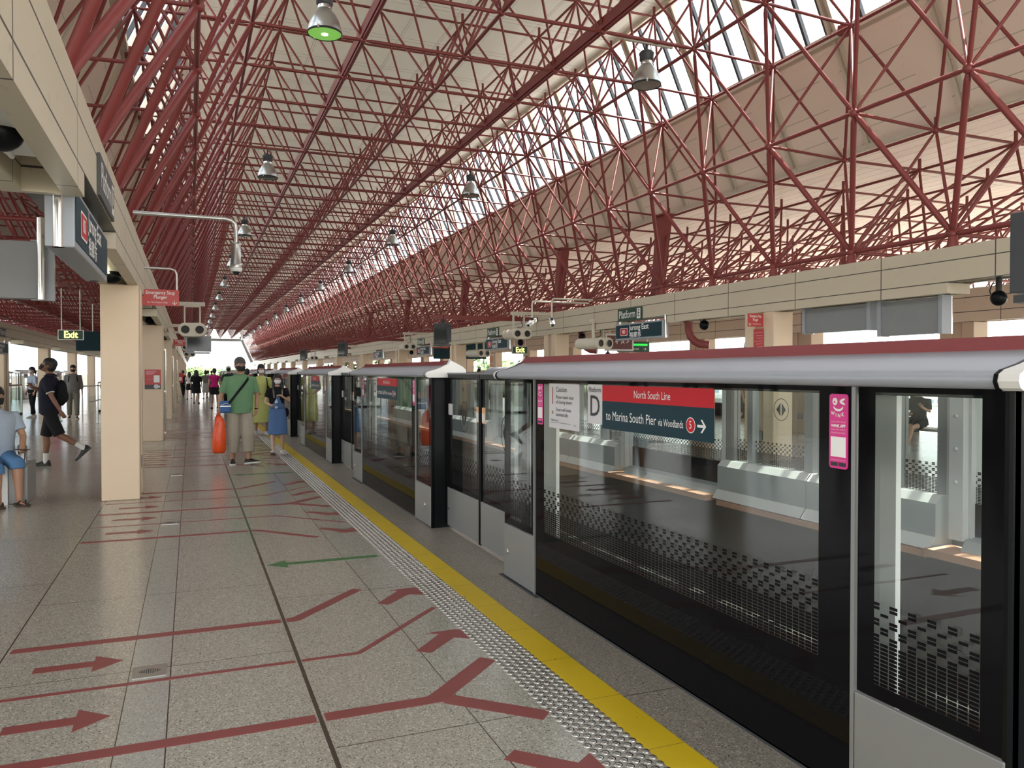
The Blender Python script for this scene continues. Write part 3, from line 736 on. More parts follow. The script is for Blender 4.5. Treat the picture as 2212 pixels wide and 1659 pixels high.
def make_leaf(label, hinge):
    """door leaf, 0.965 long; hinge 1: lock side at low y"""
    t = thing('sliding_door', label, 'sliding door', (2.37, 5.575, 0), 0, 'sliding screen door leaves')
    W = .955
    MB().box(0, .012, .015, W - .015, .41, 1.5).build('door_glass', 'g_door', t)
    k = MB().box(-.010, .02, .006, W - .006, .03, .41).build('kick_plate', 'silver', t, bevel=.004)
    MB().lathe([(.010, -.012), (.010, -.016)], (0, .06 if hinge > 0 else W - .06, .20), 12, axis='x').build('lock', 'ink', k)
    mb = MB(); mb.box(-.012, .03, 0, .018, .02, 1.53).box(-.012, .03, W - .018, W, .02, 1.53).box(-.012, .03, 0, W, 1.49, 1.53); mb.build('door_frame', 'black', t)
    MB().box(-.02, .05, -.01, W + .01, 1.53, 1.545).build('top_rail', 'midgrey', t)
    return t
lf = make_leaf('closed glass door leaf, left half of the nearest door', -1)
lf.location = (2.37, 6.545, 0)
door_symbol(lf, .44, 1.13, .145, -.003, 'blackmatte', .115)
s_ = sticker(lf, .03, .10, 1.10, 1.24, 'orange_paper', -.004, name='door_notice', label='small notice with orange stripes'); MB().box(-.006, -.005, .035, .095, 1.11, 1.19).build('notice_picture', 'whiteplastic', s_)
s_ = sticker(lf, .80, .92, 1.13, 1.24, 'greyw', -.004, name='door_notice', label='small white lock notice')
rf = make_leaf('closed glass door leaf, right half of the nearest door', 1)
MB().box(.075, .09, .03, .36, .1, 1.46).build('rear_cover', 'skirtlite', rf)
door_symbol(rf, .35, 1.05, .145, -.003, 'blackmatte', .115)
s_ = sticker(rf, .84, .92, 1.10, 1.24, 'orange_paper', -.004, name='door_notice', label='small notice with orange stripes'); MB().box(-.006, -.005, .845, .915, 1.11, 1.19).build('notice_picture', 'whiteplastic', s_)
for k in range(1, 11):
    dup(lf, (2.37, 6.545 + PER * k, 0), None, 'closed glass door leaf, left half of the %s screen door from the camera' % ORD[k])
    dup(rf, (2.37, 5.575 + PER * k, 0), None, 'closed glass door leaf, right half of the %s screen door from the camera' % ORD[k])

# the opposite platform's screen, seen from behind ------------------------
def make_opp(label):
    """origin at the low-y end of the wide fixed pane; 2.84 wide, then 3.12 of door housing"""
    t = thing('screen_door_cabinet', label, 'platform screen door', (6.57, 8.45, 0), 0, 'screen doors of the opposite platform, seen from behind')
    MB().box(0, .012, .12, 2.52, .36, 1.5).build('center_glass', 'g_opp', t)
    MB().box(-.01, .02, .12, 2.52, -.02, .36).build('lower_panel', 'black', t); MB().prism_y([(-.17, -.06), (-.11, .03), (-.01, .06), (-.01, -.06)], .12, 2.52).build('kerb', 'skirt', t)
    mb = MB()
    for a, b in ((.08, .14), (2.50, 2.56)): mb.box(-.06, .10, a, b, -.02, 1.5)
    mb.build('steel_post', 'skirtlite', t)
    sk = MB()
    prof = [(-.15, -.03), (-.20, -.06), (-.235, -.10), (-.20, .0), (-.15, .02)]
    # housing: sloping toe, upright face, chamfered top
    P = [(-.27, -.09), (-.19, .02), (-.19, .33), (-.12, .40), (.06, .40), (.06, -.09)]
    for a, b in ((2.76, 4.41), (4.43, 6.02)): sk.prism_y(P, a, b)
    sk.build('door_housing', 'skirt', t)
    mb = MB()
    for a, b in ((2.76, 4.41), (4.43, 6.02)): mb.prism_y([(-.192, .329), (-.119, .403), (.06, .403), (.06, .398), (-.12, .398)], a, b); mb.prism_y([(-.274, -.088), (-.192, .022), (-.19, .02), (-.27, -.09)], a, b)
    mb.build('housing_ledge', 'skirtlite', t)
    mb = MB()
    for a, b in ((2.76, 2.86), (3.27, 3.50), (4.31, 4.39), (4.47, 4.60), (5.50, 5.60), (5.86, 6.02)): mb.box(-.05, .05, a, b, .40, 1.5)
    mb.build('steel_post', 'silver', t)
    mb = MB(); mb.box(-.13, -.02, 2.53, 2.67, .02, 1.5); rv = mb.build('rivet_post', 'skirtlite', t)
    mb = MB()
    for z in (.55, .85, 1.15, 1.4): mb.sphere((-.13, 2.60, z), .018, 10, 6); 
    mb.build('rivet', 'skirtlite', rv)
    for a, b in ((2.86, 3.27), (3.50, 4.31), (4.60, 5.50), (5.60, 5.86)): MB().box(0, .010, a, b, .40, 1.5).build('door_glass', 'g_oppd', t)
    for yy in (3.93, 5.04): door_symbol(t, yy, 1.10, .135, -.003, 'darkgrey', .13)
    mb = MB(); mb.prism_y([(-(x) + .02, z) for x, z in CAN + BAND[1:] + BACK], .1, 2.6); mb.build('canopy', 'canopy', t)
    MB().box(-.05, .1, 2.62, 5.94, 1.5, 1.56).build('head_rail', 'midgrey', t)
    MB().prism_y([(-.36, -.06), (-.36, -.13), (.0, -.13), (.0, -.06)], 0.10, 2.74).build('gap_ledge', 'edge', t, 'brown platform edge ledge in sunlight')
    MB().prism_y([(-.30, -.10), (-.30, -.16), (.0, -.16), (.0, -.10)], 2.76, 5.9).build('gap_ledge', 'edge', t)
    return t
op = make_opp('screen door of the opposite platform, the one behind the nearest line sign')
for i, k in enumerate([-1, -2] + list(range(1, 12))):
    dup(op, (6.57, 8.45 + PER * k, 0), None, ('opposite platform screen door behind the narrow pane nearest the picture edge' if k == -1 else 'opposite platform screen door cut off at the right edge of the picture' if k == -2 else 'opposite platform screen door, %s beyond the one behind the nearest line sign' % ORD[k - 1]))
# ================================================================== columns
def column(x0, x1_, y, label, top=2.61, m='cream_col', notice=False):
    o = thing('column', label, 'column', ((x0 + x1_) / 2, y, 0), 0, 'cream square columns under the roof beams', 'thing')
    w_ = (x1_ - x0) / 2
    MB().box(-w_, w_, 0, .27, 0, top).build('post', m, o, bevel=.012)
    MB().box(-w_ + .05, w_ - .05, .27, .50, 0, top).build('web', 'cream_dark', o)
    MB().box(-w_, w_, .50, .77, 0, top).build('post', m, o, bevel=.012)
    MB().box(-w_ - .004, w_ + .004, .29, .47, .35, .50).build('access_plate', 'silver', o)
    return o
c0 = column(-1.0, -.58, 10.58, 'cream column nearest the camera, left of the floor arrows')
for k, y in enumerate([10.58 + 8.85 * j for j in range(1, 14)]): dup(c0, (-.79, y, 0), None, 'cream column of our platform, %s behind the nearest one' % ORD[k], None)
c1 = column(9.38, 9.80, 10.95, 'cream column of the opposite platform beside the red plunger sign')
for k, y in enumerate([10.95 + 8.85 * j for j in range(-1, 13)]):
    if k == 1: continue
    dup(c1, (9.59, y, 0), None, ('cream column of the opposite platform near the right edge of the picture' if k == 0 else 'cream column of the opposite platform, %s beyond the red plunger sign' % ORD[k - 2]), None)
c2 = column(-6.2, -5.8, 13.2, 'cream column on the far side of our platform, first of its row')
for k, y in enumerate([13.2 + 8.85 * j for j in range(1, 12)]): dup(c2, (-6.0, y, 0), None, 'cream column on the far side of our platform, %s of its row' % ORD[k + 1], None)
c3 = column(14.38, 14.78, 11.0, 'slim cream column under the far beam of the opposite platform, first of its row', 2.56, 'cream_dark')
for k, y in enumerate([11.0 + 4.42 * j for j in range(1, 18)]): dup(c3, (14.58, y, 0), None, 'slim cream column under the far beam of the opposite platform, %s of its row' % ORD[k + 1], None)
# access door panels between the columns of our platform
for k, y in enumerate((19.95, 28.8, 37.7)):
    t = thing('wall_cabinet', 'pale metal cabinet standing against the %s column of our platform' % ORD[k + 1], 'cabinet', (-.80, y + .32, 0), 0, 'pale cabinets behind the columns')
    MB().box(-.20, .20, .0, 1.1, 0, 2.2).build('cabinet_body', 'cream_cam', t, bevel=.01)
    MB().box(.20, .215, .08, 1.02, .08, 2.1).build('cabinet_door', 'cream_col', t)
    mb = MB(); mb.tube((.25, .06, .1), (.25, .06, 2.1), .018, 8); 
    for z in (.12, 1.1, 2.08): mb.box(.2, .26, .045, .075, z - .02, z + .02)
    mb.build('pipe', 'chrome', t)

# ================================================================== lamps over the tracks
def make_lamp(label, lit=False):
    """origin at the lens centre"""
    t = thing('pendant_lamp', label, 'lamp', (0, 0, 0), 0, 'aluminium high-bay lamps under the roof')
    MB().lathe([(.232, .0), (.236, .02), (.225, .10), (.195, .19), (.150, .275), (.105, .325), (.095, .345)], n=32, caps=False).build('reflector', 'reflector', t)
    MB().lathe([(.236, -.006), (.243, .0), (.243, .02), (.236, .026), (.228, .01)], n=32, caps=False).build('rim', 'blackmatte', t)
    MB().lathe([(.0005, -.004), (.12, -.002), (.228, .006)], n=32, caps=False).build('lens', 'lampgreen' if lit else 'lampoff', t)
    if lit: MB().lathe([(.0005, .02), (.055, .02), (.045, -.008), (.0005, -.010)], n=20, caps=False).build('bulb', 'lamplit', t)
    MB().lathe([(.095, .345), (.098, .375), (.095, .395)], n=24).build('collar', 'chrome', t)
    MB().lathe([(.10, .395), (.115, .41), (.118, .50), (.125, .51), (.125, .53), (.10, .56), (.05, .575)], n=24).build('ballast_housing', 'darkgrey', t)
    mb = MB(); mb.tube((0, 0, .57), (0, 0, .69), .018, 8); mb.tube((-.04, 0, .56), (.0, 0, .64), .01, 6); mb.path([(.05, 0, .56), (.09, 0, .62), (.07, 0, .69)], .008, 6); mb.build('hanger', 'darkgrey', t)
    mb = MB(); mb.path([(-.22, 0, .69), (-.20, 0, .60), (-.12, 0, .55)], .009, 6); mb.box(-.45, .5, -.02, .02, .68, .72); mb.box(.12, .22, -.035, .035, .70, .76); mb.build('conduit', 'cream_cam', t)
    mb = MB()
    for a in (0, 120, 240): a = math.radians(a); mb.box(.235 * math.cos(a) - .012, .235 * math.cos(a) + .012, .235 * math.sin(a) - .012, .235 * math.sin(a) + .012, -.01, .04)
    mb.build('clip', 'steel', t)
    return t
ZL = H0 + 4.75
l0 = make_lamp('round high-bay lamp glowing green, nearest lamp of the left row', True); l0.location = (1.77, 11.3, ZL)
lr = make_lamp('unlit high-bay lamp in front of the skylight, nearest of the right row'); lr.location = (7.02, 11.3, ZL)
for k in range(1, 14):
    dup(lr, (1.77, 11.3 + 8.85 * k, ZL), None, 'unlit high-bay lamp, %s of the left row from the camera' % ORD[k])
    dup(lr, (7.02, 11.3 + 8.85 * k, ZL), None, 'unlit high-bay lamp, %s of the right row from the camera' % ORD[k])

# ================================================================== signs
def hanging_sign(label, x, y, z, face, W=2.0, Hh=.38, group=None, words=True, name='station_sign'):
    """name sign under a beam; face '+x' or '-x'; origin at its lower centre"""
    s_ = 1 if face == '+x' else -1
    t = thing(name, label, 'sign', (x, y, z), 0, group)
    MB().box(-s_ * .16, 0, -W / 2, W / 2, 0, Hh).build('sign_box', 'bluegrey', t, bevel=.008)
    MB().box(0, s_ * .006, -W / 2 + .03, W / 2 - .03, .045, Hh - .035).build('sign_face', 'navy', t)
    if words:
        mb = MB(); yb = .42 * (-s_) * -1
        d = s_ * .008; q = (-s_)                    # q: reading starts here
        cy = .60 * (1 if face == '-x' else -1)
        bx = MB(); r = .03
        def rr(m_, hw, hh, dd):
            pts = []
            for sy, sz, a0 in ((1, 1, 0), (-1, 1, 90), (-1, -1, 180), (1, -1, 270)):
                for k in range(5): a = math.radians(a0 + 22.5 * k); pts.append((dd, cy + sy * (hw - r) + r * math.cos(a), Hh / 2 + sz * (hh - r) + r * math.sin(a)))
            m_.add(pts, [tuple(range(len(pts)))])
        rr(bx, .165, .088, d); rr(bx, .150, .074, d + s_ * .001); bx.m = [0, 1]; bx.build('line_badge', ['white', 'redbright'], t)
        bx.m = [0, 1]
        add_text(mb, 'NS1', .12, 0, Hh / 2, face, d + s_ * .002, cy, .72, 0, .004)
        al = 'LEFT'
        ty = .14 * (1 if face == '-x' else -1)
        ty2 = .36 * (1 if face == '-x' else -1)
        add_text(mb, 'Jurong East', .175, 0, Hh / 2 + .08, face, d, ty2, .62, 0, .003, al, fit=.84)
        add_text(mb, '裕廊东', .135, 0, Hh / 2 - .085, face, d, ty2, .95, 0, .002, al, fit=.52)
        mb.build('lettering', 'white', t)
    for yy in (-W / 2 + .02, W / 2 - .06):
        MB().tube((-s_ * .09, yy, -.0), (-s_ * .09, yy, Hh + .12), .035, 12).build('sign_post', 'chrome', t)
    return t
hanging_sign('teal Jurong East sign under the beam at upper left, seen very obliquely', -.65, 6.46, 2.31, '+x', group='station name signs')
hanging_sign('teal Jurong East sign with red NS1 badge on the opposite platform', 9.30, 15.31, 2.29, '-x', group='station name signs')
for k, y in enumerate((24.16, 33.0, 41.9)): hanging_sign('small distant Jurong East sign on the opposite beam, %s beyond the readable one' % ORD[k], 9.30, y, 2.29, '-x', group='station name signs')
hanging_sign('dark teal name sign under the beam at the far left', -5.70, 30.0, 2.15, '+x', group='station name signs')
def platform_sign(label, x, y, z, face, ch):
    s_ = 1 if face == '+x' else -1
    t = thing('platform_sign', label, 'sign', (x, y, z), 0, 'Platform signs on the beams')
    MB().box(0, s_ * .02, -.53, .53, 0, .29).build('sign_plate', 'signgreen' if ch == 'E' else 'darkgrey', t)
    mb = MB(); d = s_ * .022; c = .11 * (1 if face == '-x' else -1)
    add_text(mb, 'Platform', .25, 0, .145, face, d, c, .62, 0, .002, fit=.72); e = -.40 * (1 if face == '-x' else -1)
    mb.box(d - .001, d, e - .075, e + .075, .03, .26); mb.build('lettering', 'white', t)
    mb = MB(); add_text(mb, ch, .22, 0, .145, face, d + s_ * .002, e, .75, 0, .003); mb.build('platform_letter', 'ink', t)
platform_sign('dark Platform D sign on the left beam, seen edge-on', -.588, 6.63, 2.77, '+x', 'D')
platform_sign('green Platform E sign on the opposite beam above the station name', 9.366, 15.75, 2.735, '-x', 'E')
for k, y in enumerate((24.6, 33.5)): platform_sign('small Platform sign on the opposite beam, %s beyond the readable one' % ORD[k], 9.366, y, 2.735, '-x', 'E')
platform_sign('small Platform sign on the beam at the far left', -5.77, 30.6, 2.72, '+x', 'C')
def stop_sign(label, x0, x1_, y, z0, z1, left, arrow_left=False):
    t = thing('emergency_sign', label, 'sign', ((x0 + x1_) / 2, y, z0), 0, 'red Emergency Stop Plunger signs')
    W = x1_ - x0; Hh = z1 - z0
    MB().box(-W / 2, W / 2, 0, .012, 0, Hh).build('sign_plate', 'redsign', t)
    mb = MB(); s_ = Hh / .23
    add_text(mb, 'Emergency Stop', .068 * s_, 0, Hh * .80, '-y', -.002, 0, .82 * W / .47 / s_, 0, .0008); add_text(mb, 'Plunger', .068 * s_, 0, Hh * .52, '-y', -.002, 0, .82 * W / .47 / s_, 0, .0008)
    ax = -W * .38 if arrow_left else W * .38
    add_text(mb, 'For This Platform Only', .033 * s_, -.2 * ax, Hh * .20, '-y', -.002, 0, .82 * W / .47 / s_)
    a = .03
    mb.add([(ax - .003, -.002, Hh * .33), (ax + .003, -.002, Hh * .33), (ax + .003, -.002, Hh * .08), (ax - .003, -.002, Hh * .08)], [(0, 1, 2, 3)])
    for q in (-1, 1): mb.add([(ax, -.002, Hh * .06), (ax + q * .03, -.002, Hh * .20), (ax + q * .03, -.002, Hh * .25), (ax, -.002, Hh * .11)], [(0, 1, 2, 3)])
    mb.build('lettering', 'white', t)
    return t
es = stop_sign('red Emergency Stop Plunger sign hanging from a bent pipe beside the left columns', -.625, -.145, 12.0, 2.475, 2.70, True)
MB().path([(-.35, .02, .52), (.13, .02, .52), (.19, .02, .50), (.21, .02, .44), (.21, .02, .22)], .016, 10).build('sign_pipe', 'steel', es)
e2 = stop_sign('red Emergency Stop Plunger sign beside a column of the opposite platform', 9.03, 9.36, 11.2, 2.35, 2.58, False, True)
t = thing('notice_board', 'dark red notice under the plunger sign of the opposite platform', 'notice', (9.375, 11.33, 1.55), 0)
MB().box(-.012, 0, -.13, .13, 0, .77).build('board', 'redsign', t)
mb = MB()
for i in range(13): mb.box(-.014, -.012, -.11, .11 - .04 * (i % 3), .70 - .05 * i, .706 - .05 * i)
mb.build('lettering', 'pinklite', t)
stop_sign('small red plunger sign hanging beyond the monitor', -.55, -.10, 29.5, 2.45, 2.68, True)
# red notice on the second column
t = thing('notice_board', 'red and white notice on the second cream column of our platform', 'notice', (-.79, 19.42, 1.17), 0)
MB().box(-.165, .165, -.008, 0, 0, .44).build('board', 'redsign', t)
mb = MB(); mb.box(.02, .14, -.010, -.008, .15, .31); mb.build('white_panel', 'white', t)
mb = MB(); mb.box(-.165, .165, -.010, -.008, 0, .10); mb.build('dark_panel', 'darkgrey', t)
mb = MB(); mb.lathe([(.05, -.0005), (.05, .0005)], (.07, -.0115, .06), 16, axis='y').lathe([(.03, -.0005), (.03, .0005)], (.12, -.0117, .055), 16, axis='y'); mb.build('round_picture', 'greyw', t)
mb = MB()
for i in range(5): mb.box(-.14, .08 - .02 * i, -.010, -.0085, .40 - .018 * i, .407 - .018 * i)
mb.box(-.10, -.05, -.01, -.0085, .22, .228).box(-.02, .01, -.01, -.0085, .22, .228); mb.build('lettering', 'pinklite', t)
for k, (x, y, z) in enumerate(((9.36, 19.78, 1.65), (-.79, 46.0, 1.3))):
    t = thing('notice_board', ('small red notice on the opposite column beyond the grey camera housings', 'red notice on a distant column of our platform')[k], 'notice', (x + .2, y, z))
    MB().box(-.2, .2, -.01, 0, -.3, .22).build('board', 'redsign', t); MB().box(-.02, .14, -.012, -.01, -.2, -.02).build('white_panel', 'white', t)
# exit signs
def exit_sign(label, x, y, z, W=.52, Hh=.20, rod=.6):
    rod = 3.42 - z - Hh
    t = thing('exit_sign', label, 'sign', (x, y, z), 0, 'lit green exit signs')
    MB().box(-W / 2, W / 2, -.04, .04, 0, Hh).build('sign_box', 'signgreen', t, bevel=.006)
    fr = MB(); fr.box(-W / 2 - .012, -W / 2, -.045, .045, -.01, Hh + .01).box(W / 2, W / 2 + .012, -.045, .045, -.01, Hh + .01).box(-W / 2, W / 2, -.045, .045, Hh, Hh + .012).box(-W / 2, W / 2, -.045, .045, -.012, 0); fr.build('frame', 'steel', t)
    mb = MB(); add_text(mb, 'Exit', Hh * 1.05, 0, Hh * .5, '-y', -.043, 0, .85, 0, .006); mb.build('lettering', 'exitlit', t)
    for a in (-1, 1): MB().tube((a * W * .38, 0, Hh), (a * W * .38, 0, Hh + rod), .012, 8).build('rod', 'steel', t)
exit_sign('green and yellow Exit sign hanging left of the nearest column', -2.47, 20.0, 2.28, .48, .2, .9)
exit_sign('green and yellow Exit sign below the twin-lens housing of the opposite platform', 11.75, 28.0, 2.27, .62, .27, .35)
t = thing('direction_board', 'dark teal board hanging behind the left Exit sign', 'sign', (-2.55, 24, 2.15)); MB().box(-.3, .6, 0, .1, -.02, .50).build('sign_box', 'navy', t); MB().tube((.1, .05, .5), (.1, .05, 1.27), .015, 8).build('rod', 'steel', t)
t = thing('direction_sign', 'dark green sign with a lit strip and an arrow on the opposite platform', 'sign', (13.25, 22, 2.2))
MB().box(-.58, .55, 0, .12, 0, .34).build('sign_box', 'signgreen', t); MB().box(-.5, .48, -.004, 0, .20, .27).build('lit_strip', 'exitgreen', t)
mb = MB(); add_text(mb, 'to Tuas Link', .10, -.02, .10, '-y', -.003, 0, .7); mb.box(.31, .42, -.003, -.002, .095, .105)
for q in (-1, 1): mb.add([(.44, -.003, .1), (.38, -.003, .1 + q * .05), (.37, -.003, .1 + q * .04), (.41, -.003, .1)], [(0, 1, 2, 3)])
mb.build('lettering', 'white', t)
for a in (-.5, .5): MB().tube((a, .06, .34), (a, .06, 1.22), .02, 8).build('rod', 'steel', t)
t = thing('poster_board', 'maroon hanging poster board behind the twin-lens housing of the opposite platform', 'sign', (11.2, 19.4, 2.15)); MB().box(-.45, .45, 0, .08, 0, .48).build('board', 'greyw', t); mb = MB().box(-.40, .40, -.004, 0, .05, .43); mb.build('poster', mat('maroon poster', (.12, .03, .03), .5), t)

for a in (-.3, .3): MB().tube((a, .04, .48), (a, .04, 1.27), .015, 8).build('rod', 'steel', t)
mb = MB(); add_text(mb, '< 4  A >', .22, 0, .26, '-y', -.006, 0, .8); mb.build('lettering', 'white', t)
t = thing('direction_sign', 'red and navy ticket and lift sign, small, above the second cabinet', 'sign', (11.0, 34, 2.15)); MB().box(-.9, 1.6, 0, .1, 0, .78).build('sign_box', 'navy', t); MB().box(-.9, .5, -.004, 0, .48, .78).build('red_panel', 'redsign', t)

for a in (-.6, 1.2): MB().tube((a, .05, .78), (a, .05, 1.27), .02, 8).build('rod', 'steel', t)
mb = MB(); add_text(mb, 'Ticketing', .2, .3, .15, '-y', -.006, 0, .7); mb.build('lettering', 'white', t)
for k, y in enumerate((37.9, 55.6, 73.3)):
    t = thing('notice_sheet', 'orange pictogram notice on a slim far column, %s from the right' % ORD[k], 'notice', (14.37, y, 1.55), 0, 'orange notices on the far columns')
    MB().box(-.02, -.005, -.35, .35, -.1, .95).build('white_board', 'white', t)
    MB().box(-.024, -.02, -.25, .25, 0, .45).box(-.024, -.02, -.25, .25, .48, .85).build('orange_panel', 'orange_paper', t)
# information boards
def board(label, x, y, z, W, Hh, along_y):
    t = thing('display_board', label, 'display', (x, y, z), 0, 'grey display boards under the beams')
    a = (-.07, .07, -W / 2, W / 2) if along_y else (-W / 2, W / 2, -.07, .07)
    MB().box(*a, 0, Hh).build('display_back', 'midgrey', t, bevel=.006)
    for q in (-1, 1):
        c = (0, q * (W / 2 + .03)) if along_y else (q * (W / 2 + .03), 0)
        MB().box(c[0] - .09, c[0] + .09, c[1] - .03, c[1] + .03, -.01, Hh + .02).build('side_frame', 'bluegrey', t)
        MB().tube((c[0] + (.11 if along_y else 0), c[1] + (0 if along_y else -.11), -.01), (c[0] + (.11 if along_y else 0), c[1] + (0 if along_y else -.11), Hh + .2), .03, 12).build('post', 'chrome', t)
board('grey back of a display board under the opposite beam, the larger-looking right one', 9.60, 8.30, 2.09, .98, .50, True)
board('grey back of a display board under the opposite beam, the left one of two', 9.60, 9.70, 2.20, 1.30, .40, True)
board('grey back of a display board cut off at the left edge of the picture', -1.63, 8.0, 2.19, .80, .50, False)
# ---------------------------------------------------------------- cameras, monitors, brackets
def twin(label, x, y, z, rz=0, bx=0.0, sc=1.30, four=False):
    bx /= sc
    """cream housing with two round openings facing -y; origin at its centre"""
    t = thing('twin_camera_housing', label, 'camera housing', (x, y, z), rz, 'cream twin-lens housings'); t.scale = (sc,) * 3
    r = .115; hx = .11; mb = MB(); n = 24
    prof = []
    for k in range(n):
        a = 2 * PI * k / n; prof.append(((hx if math.cos(a) >= 0 else -hx) + r * math.cos(a), r * math.sin(a)))
    def loft(m_, ys, scl):
        N = len(prof); vs = []
        for yy, s1 in zip(ys, scl): vs += [(px * s1, yy, pz * s1) for px, pz in prof]
        m_.add(vs, [(j * N + i, j * N + (i + 1) % N, (j + 1) * N + (i + 1) % N, (j + 1) * N + i) for j in range(len(ys) - 1) for i in range(N)] + [tuple(range(N - 1, -1, -1)), tuple(range((len(ys) - 1) * N, len(ys) * N))], 0, False)
    loft(mb, (-.20, -.19, -.17), (.93, 1.0, 1.0)); loft(mb, (-.17, .42, .50), (.93, .93, .7)); mb.build('housing', 'cream_cam', t)
    for q in (-1, 1):
        MB().lathe([(.066, -.215), (.074, -.215), (.074, -.20), (.066, -.20)], (q * hx, 0, 0), 28, axis='y', caps=False).build('lens_rim', 'cream_cam', t)
        MB().lathe([(.067, -.2035), (.067, -.201)], (q * hx, 0, 0), 28, axis='y').build('lens', 'blackmatte', t)
    mb = MB()
    for q in (-.12, .12): mb.box(q - .012, q + .012, -.03, .03, .10, .40)
    mb.box(-.13, .13, -.04, .04, .385, .405); mb.build('hanger_frame', 'cream_cam', t)
    MB().box(min(-.16, bx), max(.20, bx), -.05, .07, .405, .47).build('bracket', 'cream_cam', t)
    mb = MB(); mb.path([(.03, .0, .11), (.09, .0, .18), (.05, .0, .30), (.10, 0, .40)], .009, 6); mb.path([(-.06, .0, .10), (0, .0, .15), (.06, .0, .10)], .008, 6); mb.build('cable', 'darkgrey', t)
    return t
twin('cream twin-lens housing hanging over our platform, in front of a dark monitor', .04, 18.6, 2.47, 0, -.66)
twin('small cream twin-lens housing on our platform, beyond the monitor', -.05, 33, 2.52, 0, -.6)
twin('smallest cream twin-lens housing on our platform, far down the row', -.05, 45, 2.5, 0, -.6)
twin('cream twin-lens housing above the opposite Exit sign', 8.36, 20.0, 2.60, 0, 1.0)
twin('small cream twin-lens housing over the second door cabinet', 8.5, 32.4, 2.62, 0, .9)
twin('tiny cream twin-lens housing high on the opposite beam, third from the right', 8.5, 48, 2.6, 0, .9)
twin('tiny cream twin-lens housing high on the opposite beam, fourth from the right', 8.5, 60, 2.6, 0, .9)
twin('cream twin-lens housing under the opposite beam, left of the station name', 9.47, 17.5, 2.27, .25, 0)
twin('small cream twin-lens housing beside the ticket and lift sign', 9.95, 27.5, 2.25, .25, 0)
def monitor(label, x, y, z, rz, W=.62, Hh=.42, arm=None, m='darkgrey'):
    t = thing('monitor', label, 'monitor', (x, y, z), rz, 'dark monitors over the platforms')
    MB().box(-W / 2, W / 2, -.05, .02, -Hh / 2, Hh / 2).build('casing', m, t, bevel=.01)
    MB().box(-W / 2 + .05, W / 2 - .05, .02, .16, -Hh / 2 + .05, Hh / 2 - .04).build('back_box', m, t, bevel=.02)
    MB().box(-W / 2 + .04, W / 2 - .04, -.054, -.05, -Hh / 2 + .05, Hh / 2 - .04).build('screen', 'mirror_dark', t)
    MB().box(-W / 2 + .03, W / 2 - .03, -.10, .12, -Hh / 2 - .05, -Hh / 2 - .01).build('shelf', m, t)
    mb = MB(); mb.box(-.03, .03, .03, .09, Hh / 2 - .04, Hh / 2 + .22); mb.build('stem', 'darkgrey', t)
    return t
mo_ = monitor('dark monitor hanging over our platform, showing a dim picture', .19, 22.0, 2.29, 0, .62, .42, m='bluegrey')
MB().box(-.80, .05, .02, .10, .42, .50).build('support_arm', 'cream_cam', mo_)
def arm_monitor(label, y):
    a = tag(MB().box(6.2, 9.37, y - .05, y + .05, 3.02, 3.14).build('support_arm', 'red'), 'red steel arm reaching over the track, ' + label, 'bracket', 'red arms over the track')
    monitor('slim dark monitor hanging from the red arm, ' + label, 6.45, y - .05, 2.62, math.radians(-62), .55, .58)
arm_monitor('nearest to the camera', 21.0); arm_monitor('second from the camera', 36.5); arm_monitor('third from the camera', 50.0)
t = thing('monitor', 'black vented back of a monitor cut off at the right edge of the picture', 'monitor', (8.02, 5.5, 2.68), 0.15)
MB().box(-.22, .3, -.06, .1, -.32, .5).build('casing', 'darkgrey', t, bevel=.01)
mb = MB()
for i in range(14): mb.box(-.2, .1, -.064, -.06, -.26 + .05 * i, -.24 + .05 * i)
mb.build('vent', 'blackmatte', t); MB().box(-.18, .25, -.03, .08, -.42, -.34).build('shelf', 'darkgrey', t); MB().tube((.05, .02, .5), (.05, .02, 1.1), .03, 8).build('stem', 'darkgrey', t)
# CCTV pair on bent pipes
for k, (dx, lab) in enumerate(((0, 'left one of the pair'), (.42, 'right one of the pair'))):
    t = thing('security_camera', 'white box camera on a bent pipe above the opposite platform, ' + lab, 'camera', (7.45 + dx, 17.0 - .2 * k, 2.72), (-.9, -.35)[k], 'pair of white box cameras')
    b_ = MB(); b_.box(-.045, .045, -.20, .17, -.04, .045); b_.xform(Matrix.Rotation(.42, 4, 'X')); b_.build('camera_body', 'whiteplastic', t, bevel=.008)
    h_ = MB(); h_.box(-.055, .055, -.24, .15, .045, .055).box(-.055, -.05, -.24, .15, -.02, .05).box(.05, .055, -.24, .15, -.02, .05); h_.xform(Matrix.Rotation(.42, 4, 'X')); h_.build('sun_hood', 'whiteplastic', t)
    l_ = MB(); l_.box(-.03, .03, -.203, -.2, -.028, .03); l_.xform(Matrix.Rotation(.42, 4, 'X')); l_.build('lens', 'blackmatte', t)
    mb = MB(); c = math.cos(-t.rotation_euler.z); s_ = math.sin(-t.rotation_euler.z)
    def loc(x, y, z): return (x * c - y * s_, x * s_ + y * c, z)
    mb.path([loc(0, 0, .06), loc(0, 0, .44 + .06 * k), loc(.02, 0, .48 + .06 * k), loc(.06, 0, .50 + .06 * k), loc(1.5 - dx, 0, .50 + .06 * k)], .022, 10); mb.build('pipe', 'cream_cam', t)
    MB().box(-.03, .03, -.03, .03, .03, .11).build('mount', 'blackmatte', t)
